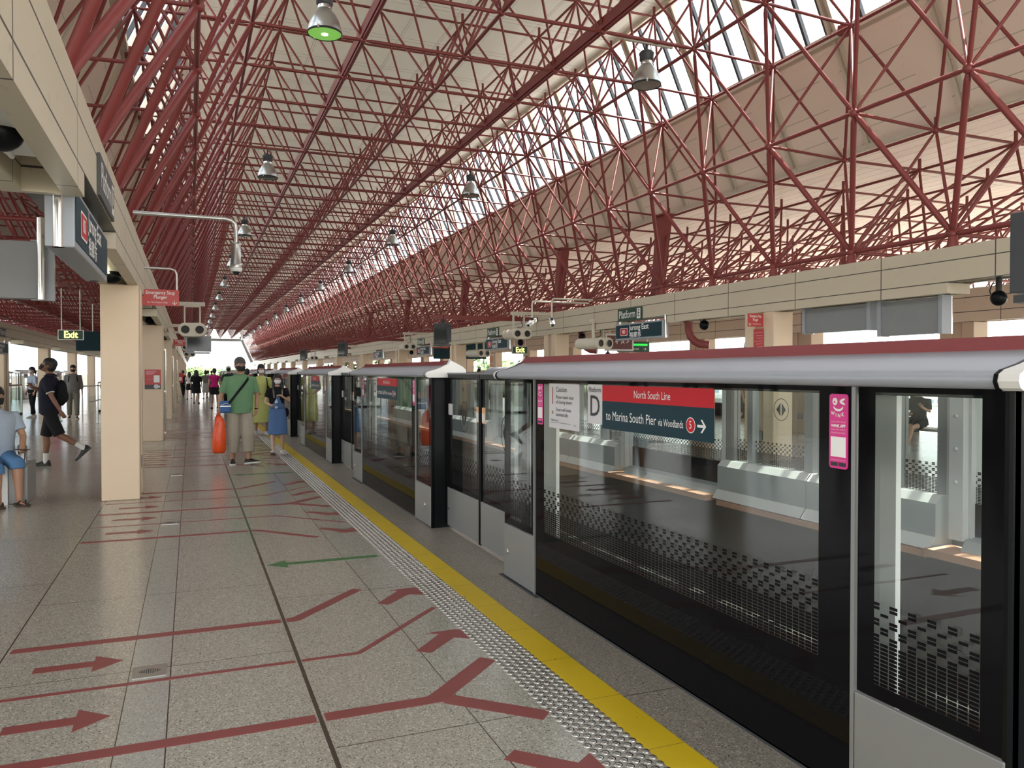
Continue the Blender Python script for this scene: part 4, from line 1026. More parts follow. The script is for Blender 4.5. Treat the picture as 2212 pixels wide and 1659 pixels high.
# pole camera over our platform
t = thing('dome_camera', 'stainless pole camera on a bent pipe above our platform', 'camera', (.50, 9.8, 2.74))
MB().path([(-1.09, 0, .60), (-.12, 0, .60), (-.05, 0, .585), (-.01, 0, .55), (0, 0, .48), (0, 0, .30)], .024, 12).build('pipe', 'steel', t)
MB().lathe([(.03, .33), (.052, .32), (.055, .30), (.055, .09), (.065, .085), (.068, .03), (.06, .02)], n=24).build('housing', 'steel', t)
MB().lathe([(.068, .03), (.07, .01), (.06, -.01)], n=24).build('trim_ring', 'whiteplastic', t)
MB().sphere((0, 0, 0), .045, 16, 8, rz=.05, z1=.1).build('dome', 'mirror_dark', t)
def dome(label, x, y, z, r=.10, lit=False, up=2.88):
    t = thing('dome_speaker', label, 'globe', (x, y, z), 0, 'black globes under the beams')
    MB().sphere((0, 0, 0), r, 20, 12).build('globe', 'black', t)
    MB().lathe([(.035, 0), (.035, max(.05, up - z - r * .9))], (0, 0, r * .9), 14).build('neck', 'blackmatte', t)
    mb = MB(); mb.path([(.0, r * .9, .02), (0, r * 1.25, .10), (0, r * .9, r + .09), (0, 0, r + .11)], .009, 8); mb.build('yoke', 'blackmatte', t)
    return t
dome('black globe under the left beam, cut off at the left edge of the picture', -.80, 4.25, 2.66, .095)
dome('black globe beside the lit lamp under the left beam', -.80, 9.75, 2.62, .095)
dome('black globe under the left beam beyond the first column', -.80, 18.6, 2.66, .095)
for k, (y, z) in enumerate(((7.0, 2.50), (13.25, 2.50), (18.6, 2.48), (22.8, 2.48), (30, 2.48), (36, 2.48))):
    dome('black globe under the opposite beam, %s from the right' % ORD[k], 9.6, y, z, .10)
for k, y in enumerate((18.0, 26.0)): dome('black globe under the far beam of the opposite platform, %s from the right' % ORD[k], 14.5, y, 2.2, .11)
# lamps under the left beam
for k, (y0, y1, lit) in enumerate(((2.2, 4.7, False), (8.2, 10.2, True), (13, 15, False), (22, 24, False))):
    t = thing('tube_lamp', ('unlit tube lamp in the recess under the left beam, nearest', 'lit yellow tube lamp in the recess under the left beam', 'unlit tube lamp under the left beam beyond the nearest column', 'unlit tube lamp under the left beam beyond the second column')[k], 'lamp', (-.80, y0, 2.66), 0, 'tube lamps under the left beam')
    MB().box(-.07, .07, 0, y1 - y0, .0, .05).build('lamp_tray', 'whiteplastic', t)
    MB().tube((-.03, .05, -.02), (-.03, y1 - y0 - .05, -.02), .014, 10).build('lamp_tube', 'tubelit' if lit else 'whiteplastic', t)
# red drain pipes
for k, (x, y, lab) in enumerate(((9.75, 14.0, 'red bent drain pipe under the opposite beam, right of the station name'), (9.75, 18.9, 'red bent drain pipe under the opposite beam, behind the twin-lens housing'), (-5.7, 27.0, 'dark red bent drain pipe under the beam at the far left'))):
    t = thing('drain_pipe', lab, 'pipe', (x, y, 2.6), 0, 'red bent drain pipes')
    q = 1 if k < 2 else 1
    MB().path([(0, 0, .05), (0, 0, -.16), (.02, -.04, -.30), (.08, -.10, -.40), (.16, -.18, -.46), (.30, -.30, -.48)], .085, 16).build('pipe_bend', 'red', t)
    MB().lathe([(.11, -.02), (.11, .06)], (.0, 0, .0), 18).build('flange', 'red', t)
# leaning red supports of the side roof
for k, y in enumerate((15.5, 20.8, 29.6, 38.5, 47.3)):
    t = thing('roof_strut', 'tapered red steel roof support on the opposite beam, %s from the right' % ORD[k], 'roof support', (9.9, y, 3.2), 0, 'tapered red supports on the opposite beam')
    mb = MB(); P0 = [(-.10, -.10), (.10, -.10), (.10, .10), (-.10, .10)]; P1 = [(.10, -.16), (.34, -.16), (.34, .16), (.10, .16)]
    vs = [(x, y_, 0) for x, y_ in P0] + [(x, y_, 1.95) for x, y_ in P1]
    mb.add(vs, [(0, 1, 5, 4), (1, 2, 6, 5), (2, 3, 7, 6), (3, 0, 4, 7), (0, 3, 2, 1), (4, 5, 6, 7)]); mb.build('tapered_leg', 'red', t)
    MB().box(-.22, .22, -.22, .22, 0, .03).build('base_plate', 'red', t); MB().box(.05, .40, -.20, .20, 1.93, 1.97).build('top_plate', 'red', t)
# ================================================================== people
SKIN = {'fair': mat('fair skin', (.56, .36, .26), .5, var=.06), 'tan': mat('tan skin', (.40, .22, .14), .5, var=.06), 'brown': mat('brown skin', (.20, .095, .055), .5, var=.06)}
def cloth(name, c, v=.10): return mat(name, c, .85, var=v, scale=12, bump=.25, spec=.2)
HAIRM = mat('black hair', (.012, .010, .009), .55, var=.3, scale=40)
GREYHAIR = mat('greying hair', (.07, .065, .06), .6, var=.3, scale=40)
def remesh(mb, name, mats, parent, vox, smooth=3, label=None):
    me = mb.mesh(name); o = bpy.data.objects.new(name, me); COL.objects.link(o)
    r = o.modifiers.new('r', 'REMESH'); r.mode = 'VOXEL'; r.voxel_size = vox; r.use_smooth_shade = True
    if smooth: s = o.modifiers.new('s', 'SMOOTH'); s.factor = .5; s.iterations = smooth
    dg = bpy.context.evaluated_depsgraph_get(); m2 = bpy.data.meshes.new_from_object(o.evaluated_get(dg))
    m2.name = name; bpy.data.objects.remove(o); bpy.data.meshes.remove(me)
    o = bpy.data.objects.new(name, m2); COL.objects.link(o); m2.materials.clear(); m2.materials.append(M[mats] if isinstance(mats, str) else mats)
    m2.polygons.foreach_set('use_smooth', [True] * len(m2.polygons))
    if parent: o.parent = parent
    if label: o['label'] = label
    return o
def loft(mb, rings, n=20, M4=None):
    """rings: (z, rx, ry, cy, cx)"""
    vs = []
    for r in rings:
        z, rx, ry = r[:3]; cy = r[3] if len(r) > 3 else 0; cx = r[4] if len(r) > 4 else 0
        for k in range(n):
            t = 2 * PI * k / n; p = Vector((cx + rx * math.copysign(abs(math.cos(t)) ** .9, math.cos(t)), cy + ry * math.copysign(abs(math.sin(t)) ** .9, math.sin(t)), z))
            vs.append(M4 @ p if M4 else p)
    N = len(rings)
    mb.add(vs, [(j * n + i, j * n + (i + 1) % n, (j + 1) * n + (i + 1) % n, (j + 1) * n + i) for j in range(N - 1) for i in range(n)] + [tuple(range(n - 1, -1, -1)), tuple(range((N - 1) * n, N * n))], 0, True)
def ball(mb, c, r, n=12): 
    c = Vector(c)
    if isinstance(r, (int, float)): r = (r, r, r)
    vs = []; m = n // 2
    for j in range(m + 1):
        a = -PI / 2 + PI * j / m
        for k in range(n): t = 2 * PI * k / n; vs.append((c.x + r[0] * max(.02, math.cos(a)) * math.cos(t), c.y + r[1] * max(.02, math.cos(a)) * math.sin(t), c.z + r[2] * math.sin(a)))
    mb.add(vs, [(j * n + i, j * n + (i + 1) % n, (j + 1) * n + (i + 1) % n, (j + 1) * n + i) for j in range(m) for i in range(n)] + [tuple(range(n - 1, -1, -1)), tuple(range(m * n, (m + 1) * n))], 0, True)
def hand(mb, wrist, d, palm_n, k=1.0, curl=.5, side=1):
    """five separate fingers; d points along the hand, palm_n out of the palm"""
    d = Vector(d).normalized(); pn = Vector(palm_n); pn = (pn - d * pn.dot(d)).normalized(); sd = d.cross(pn).normalized() * side
    w_ = Vector(wrist); P = lambda a, b, c: w_ + d * a * k + sd * b * k + pn * c * k
    mb.path([P(-.01, 0, 0), P(.03, .002, 0), P(.06, .004, .002), P(.085, .004, .004)], [(.024 * k, .020 * k), (.034 * k, .017 * k), (.041 * k, .015 * k), (.038 * k, .011 * k)] if abs(pn.z) > 2 else [.022 * k, .024 * k, .022 * k, .016 * k], 12)
    for b in (-.026, -.009, .009, .026): mb.path([P(.02, b * .7, 0), P(.08, b, .003)], [.015 * k, .011 * k], 8)
    for i, (b, L) in enumerate(((-.030, .062), (-.010, .074), (.010, .070), (.029, .055))):
        a0 = .15 + curl * .5; p = P(.078, b, .002); pts = [p]; ang = 0
        for seg, fr in enumerate((.45, .32, .23)):
            ang += curl * (.55, .75, .5)[seg]
            p = p + (d * math.cos(ang) + pn * math.sin(ang)) * L * fr * k; pts.append(p)
        mb.path(pts, [.0095 * k, .009 * k, .0083 * k, .0065 * k], 8)
    ang = .5; p = P(.018, -.028, .006); q = P(.048, -.052, .018); r_ = P(.078, -.054, .03)
    mb.path([p, q, r_], [.0135 * k, .011 * k, .0082 * k], 8)
def person(label, loc, rz=0.0, H=1.7, skin='fair', legs=((0, 0), (0, 0)), arms=None, wide=1.0, vox=.010, top=None, bottom=None, shoes=None, hair='short', hairm=None, mask=None,
           head=(0, 0), glasses=False, group=None, sit=None, female=False, lean=0.0, foot=(0, 0), curl=.5, cat='person', socks=None, abd=(.03, .03), toe=(.12, .12), shk=1.12):
    """faces -y before rotation. legs: (thigh forward angle, knee flex) for x>0 side, x<0 side. arms: [(elbow, wrist)] in units of H/1.7 metres relative to the shoulder"""
    k = H / 1.7; t = thing('person', label, cat, (loc[0], loc[1], loc[2] if len(loc) > 2 else 0), rz, group)
    sk = SKIN[skin]; hw = .092 * k
    T = .245 * H; Sh = .235 * H; res = {}
    J = {}
    for i, s in enumerate((1, -1)):
        a, b = legs[i]; ab = abd[i] * s
        hip = Vector((s * hw, 0, 0)); kn = hip + Vector((math.sin(ab), -math.sin(a) * math.cos(ab), -math.cos(a) * math.cos(ab))) * T
        g = a - b; an = kn + Vector((math.sin(ab) * .3, -math.sin(g), -math.cos(g))) * Sh
        J[s] = [hip, kn, an, foot[i] + (0 if sit is None else 0)]
    if sit is None: base = -min(J[s][2].z - (.075 * k if J[s][3] <= .3 else .075 * k + .13 * k * math.sin(J[s][3])) for s in (1, -1))
    else: base = sit
    for s in J: 
        for q in range(3): J[s][q] = J[s][q] + Vector((0, 0, base))
    tz = base - .03 * k
    LM = Matrix.Translation((0, 0, base)) @ Matrix.Rotation(lean, 4, 'X') @ Matrix.Translation((0, 0, -base))
    def TZ(f): return base + (f - .51) * H
    wm = wide
    if female: R = [(.47, .12, .10), (.50, .160, .115), (.53, .168, .118), (.57, .148, .102), (.61, .118, .088), (.66, .122, .092), (.71, .138, .112, -.01), (.745, .140, .108, -.008), (.785, .150, .088), (.81, .135, .07), (.828, .085, .06), (.845, .052, .052), (.875, .047, .05)]
    else: R = [(.47, .12, .10), (.50, .158, .112), (.53, .160, .115), (.57, .150, .110, -.005), (.61, .143, .108, -.01), (.66, .150, .11, -.008), (.71, .163, .115, -.004), (.75, .170, .112), (.785, .172, .098), (.81, .150, .078), (.83, .095, .066), (.848, .062, .06), (.88, .056, .058)]
    def ring(f, e=0.0, ww=1.0):
        for a_, b_ in zip(R, R[1:]):
            if a_[0] <= f <= b_[0]:
                u = (f - a_[0]) / (b_[0] - a_[0]); g = [x + (y - x) * u for x, y in zip((a_ + (0,))[:4], (b_ + (0,))[:4])]
                m_ = wm if f < .82 else 1.0
                return (TZ(f), g[1] * k * m_ * ww + e, g[2] * k * m_ * ww + e, g[3] * k)
        return (TZ(f), .05 * k, .05 * k, 0)
    body = MB()
    loft(body, [ring(f) for f in (.47, .50, .53, .57, .61, .66, .71, .745, .785, .81, .83, .848, .874)], 24, LM)
    # head
    hc = LM @ Vector((0, -.012 * k, TZ(.935))); HM = Matrix.Translation(hc) @ Euler((head[0], 0, head[1])).to_matrix().to_4x4()
    hd = MB(); hs = k
    loft(hd, [(-.112 * hs, .030 * hs, .030 * hs, -.055 * hs), (-.100 * hs, .046 * hs, .050 * hs, -.038 * hs), (-.075 * hs, .060 * hs, .072 * hs, -.020 * hs), (-.04 * hs, .068 * hs, .086 * hs, -.006 * hs), (0, .073 * hs, .094 * hs, 0), (.04 * hs, .075 * hs, .097 * hs, .004 * hs), (.075 * hs, .066 * hs, .085 * hs, .007 * hs), (.10 * hs, .046 * hs, .058 * hs, .008 * hs), (.113 * hs, .018 * hs, .022 * hs, .008 * hs)], 24, HM)
    st = len(hd.v); hd.path([(0, -.088 * hs, .012 * hs), (0, -.103 * hs, -.018 * hs), (0, -.108 * hs, -.028 * hs), (0, -.090 * hs, -.036 * hs)], [.008 * hs, .011 * hs, .014 * hs, .008 * hs], 8)
    for s in (1, -1): ball(hd, (s * .076 * hs, .008 * hs, -.008 * hs), (.012 * hs, .02 * hs, .031 * hs), 10)
    hd.xform(HM, st)
    body.add(hd.v, hd.f, 0, True)
    nk = LM @ Vector((0, .005 * k, TZ(.85))); body.path([nk, HM @ Vector((0, .015 * k, -.06 * k))], [.056 * k if not female else .047 * k, .054 * k if not female else .045 * k], 14)
    # limbs
    lk = (1.0 if not female else .92) * (1 + (wm - 1) * .5)
    for s in (1, -1):
        h_, kn, an, fp = J[s]
        body.path([h_ + Vector((0, 0, .04 * k)), h_.lerp(kn, .25), h_.lerp(kn, .6), kn, kn.lerp(an, .28) + Vector((0, .012 * k, 0)), kn.lerp(an, .65), an], [.082 * k * lk, .080 * k * lk, .064 * k * lk, .052 * k * lk, .053 * k * lk, .038 * k * lk, .034 * k * lk], 14)
        tw = toe[0 if s > 0 else 1]; fd = Vector((s * math.sin(tw), -math.cos(fp) * math.cos(tw), -math.sin(fp))).normalized()
        body.path([an + Vector((0, .02 * k, -.02 * k)), an + fd * .06 * k + Vector((0, 0, -.040 * k)), an + fd * .145 * k + Vector((0, 0, -.056 * k))], [.031 * k, .026 * k, .014 * k], 10)
    SHO = {}; arms = arms or [((.05, .0, -.27), (.06, -.06, -.50)), ((.05, .0, -.27), (.06, -.06, -.50))]
    for i, s in enumerate((1, -1)):
        sh = LM @ Vector((s * (.165 * k * (1 + (wm - 1) * .8) + .012 * k), 0, TZ(.798))); e, w_ = arms[i][:2]
        el = sh + Vector((e[0] * s, e[1], e[2])) * k; wr = sh + Vector((w_[0] * s, w_[1], w_[2])) * k; SHO[s] = (sh, el, wr)
        body.path([LM @ Vector((s * .09 * k, 0, TZ(.80))), sh, sh.lerp(el, .4), el, el.lerp(wr, .35), wr], [.05 * k, .050 * k, .042 * k * lk, .035 * k * lk, .034 * k * lk, .024 * k], 12)
        dv = (wr - el).normalized(); pn = Vector((-s, 0, 0)) if abs(dv.x) < .7 else Vector((0, 0, -1))
        if arms[i] and len(arms[i]) > 2: pn = Vector(arms[i][2]); dv = Vector(arms[i][3]) if len(arms[i]) > 3 else dv
        hand(body, wr, dv, pn, k * .95, curl, 1 if s > 0 else -1)
    remesh(body, 'body', sk, t, vox, 2)
    P = {'J': J, 'S': SHO, 'HM': HM, 'k': k, 'LM': LM, 'TZ': TZ, 'ring': ring, 't': t, 'base': base}
    cv = max(vox, .009)
    # bottoms: (material, kind, length)
    if bottom:
        bm_, kind, ln = bottom[:3]; flr = bottom[3] if len(bottom) > 3 else 1.0; mb = MB(); e = .010 * k
        if kind == 'legs':
            loft(mb, [ring(f, e) for f in (.48, .50, .53, .57, .60)], 20, LM)
            for s in (1, -1):
                h_, kn, an, _ = J[s]; pts = [h_ + Vector((0, 0, .05 * k)), h_.lerp(kn, .35)]; rr = [.092 * k * lk, .092 * k * lk]
                seg = [(kn, .076 * flr)] if ln > 1 else [(h_.lerp(kn, ln), .084 * flr)]
                if ln > 1: seg.append((kn.lerp(an, ln - 1), (.064 if ln > 1.6 else .074) * flr))
                for q, r in seg: pts.append(q); rr.append(r * k * lk)
                mb.path(pts, rr, 16)
        else:
            zt = TZ(.60); kn0 = (J[1][1] + J[-1][1]) / 2; hp = Vector((0, 0, TZ(.50)))
            rings = [ring(.60, e), ring(.56, e), ring(.52, e * 1.3)]
            zb = base - (T + Sh) * ln; cyk = kn0.y * .55
            sp = abs(J[1][1].y - J[-1][1].y) / 2
            z52 = TZ(.52); fl = .03 * k
            for u in (.35, .7, 1.0): rings.append((z52 + (zb - z52) * u, (.168 + fl * u) * k * wm + e, (.118 + fl * u) * k * wm + e + sp * u * .75, cyk * u))
            loft(mb, rings[::-1], 28, LM)
        remesh(mb, 'skirt' if kind == 'skirt' else ('shorts' if ln < 1.45 else 'trousers'), bm_, t, cv, 2)
    if top:
        tm, hem, slv = top[:3]; ease = (top[3] if len(top) > 3 else .014) * k; mb = MB()
        fs = [f for f in (.57, .61, .66, .71, .745, .785) if f > hem + .01]
        loft(mb, [ring(hem, ease * 1.4)] + [ring(f, ease * (1.25 if f < .7 else 1)) for f in fs] + [ring(.812, ease * .9), ring(.832, ease * .5), ring(.842, ease * .4)], 24, LM)
        for s in (1, -1):
            sh, el, wr = SHO[s]; inn = LM @ Vector((s * .09 * k, 0, TZ(.795)))
            if slv > 0:
                pts = [inn, sh]; rr = [.058 * k, .062 * k]
                if slv <= 1: pts.append(sh.lerp(el, slv)); rr.append(.060 * k * lk)
                else: pts += [el, el.lerp(wr, slv - 1)]; rr += [.046 * k * lk, .036 * k]
                mb.path(pts, rr, 14)
        P['shirt'] = remesh(mb, 'shirt', tm, t, cv, 2)
    if shoes:
        for s in (1, -1):
            h_, kn, an, fp = J[s]; tw = toe[0 if s > 0 else 1]; fd = Vector((s * math.sin(tw), -math.cos(fp) * math.cos(tw), -math.sin(fp))).normalized(); up = Vector((0, -math.sin(fp), math.cos(fp))); sd = fd.cross(up).normalized()
            mb = MB(); org = an + up * -.075 * k
            def sect(a, w2, hh): a *= shk; w2 *= shk; return [org + fd * a * k + sd * math.cos(q * PI / 8) * w2 * k + up * max(0.0, math.sin(q * PI / 8) * hh * 1.12) * k for q in range(-8, 9)]
            S_ = [sect(-.062, .022, .05), sect(-.05, .034, .085), sect(-.01, .038, .088), sect(.04, .040, .075), (sect(.10, .046, .052)), sect(.15, .045, .040), sect(.185, .030, .026), sect(.195, .012, .012)]
            n = len(S_[0]); mb.add([p for q in S_ for p in q], [(j * n + i, j * n + (i + 1) % n, (j + 1) * n + (i + 1) % n, (j + 1) * n + i) for j in range(len(S_) - 1) for i in range(n)] + [tuple(range(n)), tuple(range((len(S_) - 1) * n, len(S_) * n))][:2], 0, True)
            o = mb.build('shoe', shoes[0], t)
            sb = MB(); pl = [(-.064, .02), (-.05, .037), (0, .040), (.05, .041), (.10, .048), (.15, .047), (.188, .032), (.20, .0)]
            pl = [(a * shk, b * shk) for a, b in pl]; out = [(a, b) for a, b in pl] + [(a, -b) for a, b in pl[::-1][1:]]
            v0 = [org + fd * a * k + sd * b * k - up * .002 for a, b in out]; v1 = [p + up * .024 * k for p in v0]; m_ = len(out)
            sb.add(v0 + v1, [(i, (i + 1) % m_, m_ + (i + 1) % m_, m_ + i) for i in range(m_)] + [tuple(range(m_ - 1, -1, -1)), tuple(range(m_, 2 * m_))]); sb.build('sole', shoes[1], o)
            if socks: sm = MB(); sm.path([an + (kn - an).normalized() * (socks[1]) * k, an, an + Vector((0, .0, -.03 * k))], [.042 * k, .040 * k, .040 * k], 12); sm.build('sock', socks[0], t)
    hm = hairm or HAIRM; hs = k * 1.0
    if hair:
        mb = MB(); st = 0
        ball(mb, (0, .008 * hs, .044 * hs), (.089 * hs, .106 * hs, .086 * hs), 20); ball(mb, (0, .040 * hs, -.005 * hs), (.085 * hs, .075 * hs, .092 * hs), 16)
        for s in (1, -1): ball(mb, (s * .072 * hs, -.012 * hs, .030 * hs), (.014 * hs, .045 * hs, .040 * hs), 10)
        if hair == 'bob':
            ball(mb, (0, .04 * hs, -.05 * hs), (.09 * hs, .07 * hs, .09 * hs), 16)
            for s in (1, -1): ball(mb, (s * .072 * hs, .0, -.03 * hs), (.022 * hs, .05 * hs, .08 * hs), 12)
        if hair == 'long':
            for s in (1, -1): mb.path([(s * .060 * hs, -.02 * hs, .055 * hs), (s * .082 * hs, -.022 * hs, -.01 * hs), (s * .088 * hs, -.015 * hs, -.10 * hs), (s * .092 * hs, -.02 * hs, -.19 * hs), (s * .085 * hs, -.05 * hs, -.27 * hs)], [.028 * hs, .030 * hs, .032 * hs, .032 * hs, .014 * hs], 10)
            mb.path([(0, .06 * hs, .0), (0, .075 * hs, -.10 * hs), (0, .085 * hs, -.22 * hs), (0, .085 * hs, -.31 * hs)], [.07 * hs, .072 * hs, .06 * hs, .03 * hs], 14)
        if hair == 'tail': mb.path([(0, .09 * hs, .03 * hs), (0, .13 * hs, -.03 * hs), (0, .125 * hs, -.16 * hs)], [.02 * hs, .03 * hs, .01 * hs], 10)
        if hair == 'hijab':
            ball(mb, (0, .02 * hs, .02 * hs), (.098 * hs, .105 * hs, .115 * hs), 20); mb.path([(0, .03 * hs, -.04 * hs), (0, .03 * hs, -.14 * hs), (0, .01 * hs, -.26 * hs)], [.09 * hs, .11 * hs, .16 * hs], 18)
        mb.xform(HM); remesh(mb, 'headscarf' if hair == 'hijab' else 'hair', hm, t, max(vox, .009), 1)
    def facepatch(z0, z1, a, off, m_, name):
        mb = MB(); nu = 12; nv = 6; vs = []
        for j in range(nv + 1):
            z = z0 + (z1 - z0) * j / nv; u = j / nv
            rx = (.060 + .016 * u) * hs + off; ry = (.080 + .014 * u) * hs + off + .012 * hs * math.sin(u * PI); cy = -.018 * hs * (1 - u) 
            aa = a * (.72 + .28 * math.sin(min(1, u * 1.2) * PI / 2))
            for i in range(nu + 1):
                q = -aa + 2 * aa * i / nu; vs.append((rx * math.sin(q), cy - ry * math.cos(q), z * hs))
        mb.add(vs, [(j * (nu + 1) + i, j * (nu + 1) + i + 1, (j + 1) * (nu + 1) + i + 1, (j + 1) * (nu + 1) + i) for j in range(nv) for i in range(nu)], 0, True)
        mb.xform(HM); o = mb.build(name, m_, t); sd_ = o.modifiers.new('thick', 'SOLIDIFY'); sd_.thickness = .003; sd_.offset = 1
        return o
    if mask:
        mo = facepatch(-.100, -.022, 1.15, .008 * hs, mask, 'face_mask')
        mb = MB()
        for s in (1, -1):
            for z in (-.03, -.08): mb.path([HM @ Vector((s * .066 * hs, -.03 * hs, z * hs)), HM @ Vector((s * .085 * hs, .012 * hs, (-.015 if z > -.05 else -.035) * hs))], .0022, 6)
        mb.build('ear_loop', mask, mo)
    if vox <= .011:
        mb = MB(); mw = MB()
        for s in (1, -1):
            ball(mw, (s * .031 * hs, -.082 * hs, .012 * hs), (.014 * hs, .008 * hs, .007 * hs), 10); ball(mb, (s * .031 * hs, -.089 * hs, .012 * hs), (.0055 * hs, .003 * hs, .0055 * hs), 8)
            mb.path([(s * .016 * hs, -.092 * hs, .032 * hs), (s * .034 * hs, -.090 * hs, .037 * hs), (s * .050 * hs, -.078 * hs, .031 * hs)], .0032 * hs, 6)
        mw.xform(HM); mb.xform(HM); ey = mw.build('eyes', 'white', t); mb.build('pupils_and_brows', 'ink', ey)
        if not mask: ml = MB(); ml.path([(-.022 * hs, -.083 * hs, -.062 * hs), (0, -.092 * hs, -.064 * hs), (.022 * hs, -.083 * hs, -.062 * hs)], .005 * hs, 8); ml.xform(HM); ml.build('mouth', 'redsign', t)
    if glasses:
        mb = MB()
        for s in (1, -1):
            pts = [(s * .032 * hs + .024 * hs * math.cos(2 * PI * q / 14), -.100 * hs + .008 * hs * abs(s * .032 + .024 * math.cos(2 * PI * q / 14)) / .05, .010 * hs + .016 * hs * math.sin(2 * PI * q / 14)) for q in range(15)]
            mb.path(pts, .0016, 6, caps=False); mb.path([(s * .056 * hs, -.092 * hs, .014 * hs), (s * .078 * hs, -.03 * hs, .012 * hs), (s * .080 * hs, .01 * hs, .005 * hs)], .0018, 6)
        mb.path([(-.009 * hs, -.100 * hs, .014 * hs), (.009 * hs, -.100 * hs, .014 * hs)], .0018, 6); mb.xform(HM); mb.build('glasses', 'darkgrey', t)
    return P
def strap(P, a, b, m, r=.012, front=True, name='strap', parent=None, dpt=.075):
    """flat band over the torso from shoulder a to hip b, in front or behind"""
    k = P['k']; mb = MB(); pts = []
    s = -1 if front else 1
    for u in range(9):
        q = u / 8; x = a[0] + (b[0] - a[0]) * q; z = a[1] + (b[1] - a[1]) * q
        pts.append(P['LM'] @ Vector((x * k, s * (.070 + dpt * math.sin(min(1, q * 4) * PI / 2)) * k * (1.0 if front else .95), P['base'] + z * k)))
    mb.path(pts, [(r, .004)] * 9, 8); return mb.build(name, m, parent or P['t'])
def collar(P, m):
    k = P['k']; c = P['LM'] @ Vector((0, -.004 * k, P['TZ'](.845))); mb = MB()
    vs = []; n = 20
    for j, (r, dz, fy) in enumerate(((.066, -.012, 1.15), (.072, .012, 1.05), (.066, .024, 1.0))):
        for i in range(n + 1):
            t_ = -PI / 2 + .28 + (2 * PI - .56) * i / n; vs.append(c + Vector((r * math.cos(t_) * k * 1.05, r * math.sin(t_) * fy * k, dz * k - (.02 * k if math.sin(t_) < -.5 else 0))))
    mb.add(vs, [(j * (n + 1) + i, j * (n + 1) + i + 1, (j + 1) * (n + 1) + i + 1, (j + 1) * (n + 1) + i) for j in range(2) for i in range(n)], 0, True)
    o = mb.build('collar', m, P.get('shirt') or P['t']); sd_ = o.modifiers.new('thick', 'SOLIDIFY'); sd_.thickness = .004
    return o
def backpack(P, m, w_=.15, h_=.22, d=.07, z=.66):
    k = P['k']; mb = MB(); c = P['LM'] @ Vector((0, (.10 + d) * k, P['TZ'](z))); ball(mb, c, (w_ * k, d * k * 1.1, h_ * k), 16); ball(mb, c + Vector((0, .03, -.06)) * k, (w_ * .8 * k, d * k, h_ * .5 * k), 14)
    o = remesh(mb, 'backpack', m, P['t'], .014, 2)
    for s in (1, -1):
        q = MB(); q.path([P['LM'] @ Vector((s * .10 * k, .10 * k, P['TZ'](.79))), P['LM'] @ Vector((s * .105 * k, .0, P['TZ'](.835))), P['LM'] @ Vector((s * .11 * k, -.10 * k, P['TZ'](.79))), P['LM'] @ Vector((s * .125 * k, -.125 * k, P['TZ'](.72))), P['LM'] @ Vector((s * .15 * k, -.06 * k, P['TZ'](.62)))], [(.018 * k, .006)] * 5, 8); q.build('backpack_strap', m, o)
    return o
BLK = cloth('black cloth', (.012, .012, .014)); NVY = cloth('navy cloth', (.014, .015, .028)); WHT = cloth('white cloth', (.70, .70, .70)); LBL = cloth('pale blue cloth', (.36, .44, .54)); DEN = cloth('blue denim', (.085, .19, .36)); BLD = cloth('royal blue denim', (.09, .175, .37))
GRN = cloth('sage green polo', (.15, .29, .16)); KHK = cloth('stone cloth', (.36, .33, .27)); LIM = cloth('lime cloth', (.52, .56, .20)); MAG = cloth('magenta cloth', (.55, .02, .19)); CRL = cloth('coral red cloth', (.52, .05, .07)); GRY = cloth('grey cloth', (.17, .165, .16)); LGR = cloth('light grey cloth', (.40, .39, .38)); KAK2 = cloth('grey green trousers', (.17, .17, .145)); PNK = cloth('hot pink cloth', (.65, .06, .22))
SHB = mat('black shoe', (.012, .012, .012), .5); SHW = mat('white shoe', (.62, .62, .60), .5); SOL = mat('pale sole', (.60, .58, .54), .6)
MKB = mat('black mask cloth', (.010, .010, .012), .8); MKW = mat('white mask', (.72, .72, .74), .7); ORB = mat('orange plastic bag', (.80, .085, .012), .35, bump=.8, scale=8); BBL = mat('blue bag nylon', (.03, .12, .34), .6)

# man in green polo, walking to the camera
P = person('man in a green polo shirt and grey three-quarter trousers, walking towards the camera', (.77, 14.05), 0.05, 1.77, 'tan', legs=((.16, .12), (.02, .14)), arms=[((.07, .02, -.27), (.05, -.03, -.50)), ((.09, .02, -.27), (.12, -.04, -.49))], wide=1.16, vox=.009,
           top=(GRN, .474, .80, .026), bottom=(KHK, 'legs', 1.70, 1.34), shoes=(SHB, SHW), hair='short', hairm=GREYHAIR, mask=MKB, glasses=True, foot=(-.12, .0), curl=.9, head=(0, .12), abd=(.05, .04), toe=(.9, .1))
collar(P, GRN)
tg = P['t']; strap(P, (.13, .52), (-.19, .10), BLK, .020, dpt=.112)
mb = MB(); c = Vector((-.25, -.15, P['base'] + .06)); mb.box(-.085, .085, -.04, .035, -.11, .09); mb.v = [tuple(Vector(v) + c) for v in mb.v]; wb = mb.build('waist_bag', BBL, tg, 'blue pouch on a black strap', bevel=.03)
mb = MB(); mb.box(c.x - .085, c.x + .085, c.y - .046, c.y - .04, c.z - .005, c.z + .01); mb.path([(c.x - .07, c.y - .05, c.z + .02), (c.x, c.y - .07, c.z + .05), (c.x + .08, c.y - .045, c.z + .03)], .006, 6); mb.build('bag_zip', 'steel', wb)
mb = MB()
for z in (.0, .03, .065): mb.lathe([(.005, -.002), (.005, .002)], (.0 + .02, -.155, P['TZ'](.79) - z), 8, axis='y')
mb.build('button', GRN, P['shirt'])
mb = MB(); wv = P['S'][1]; mb.path([wv[2] + Vector((.028 * math.cos(q * PI / 6), .028 * math.sin(q * PI / 6), .02)) for q in range(13)], .006, 6); mb.build('wristwatch', BLK, tg)
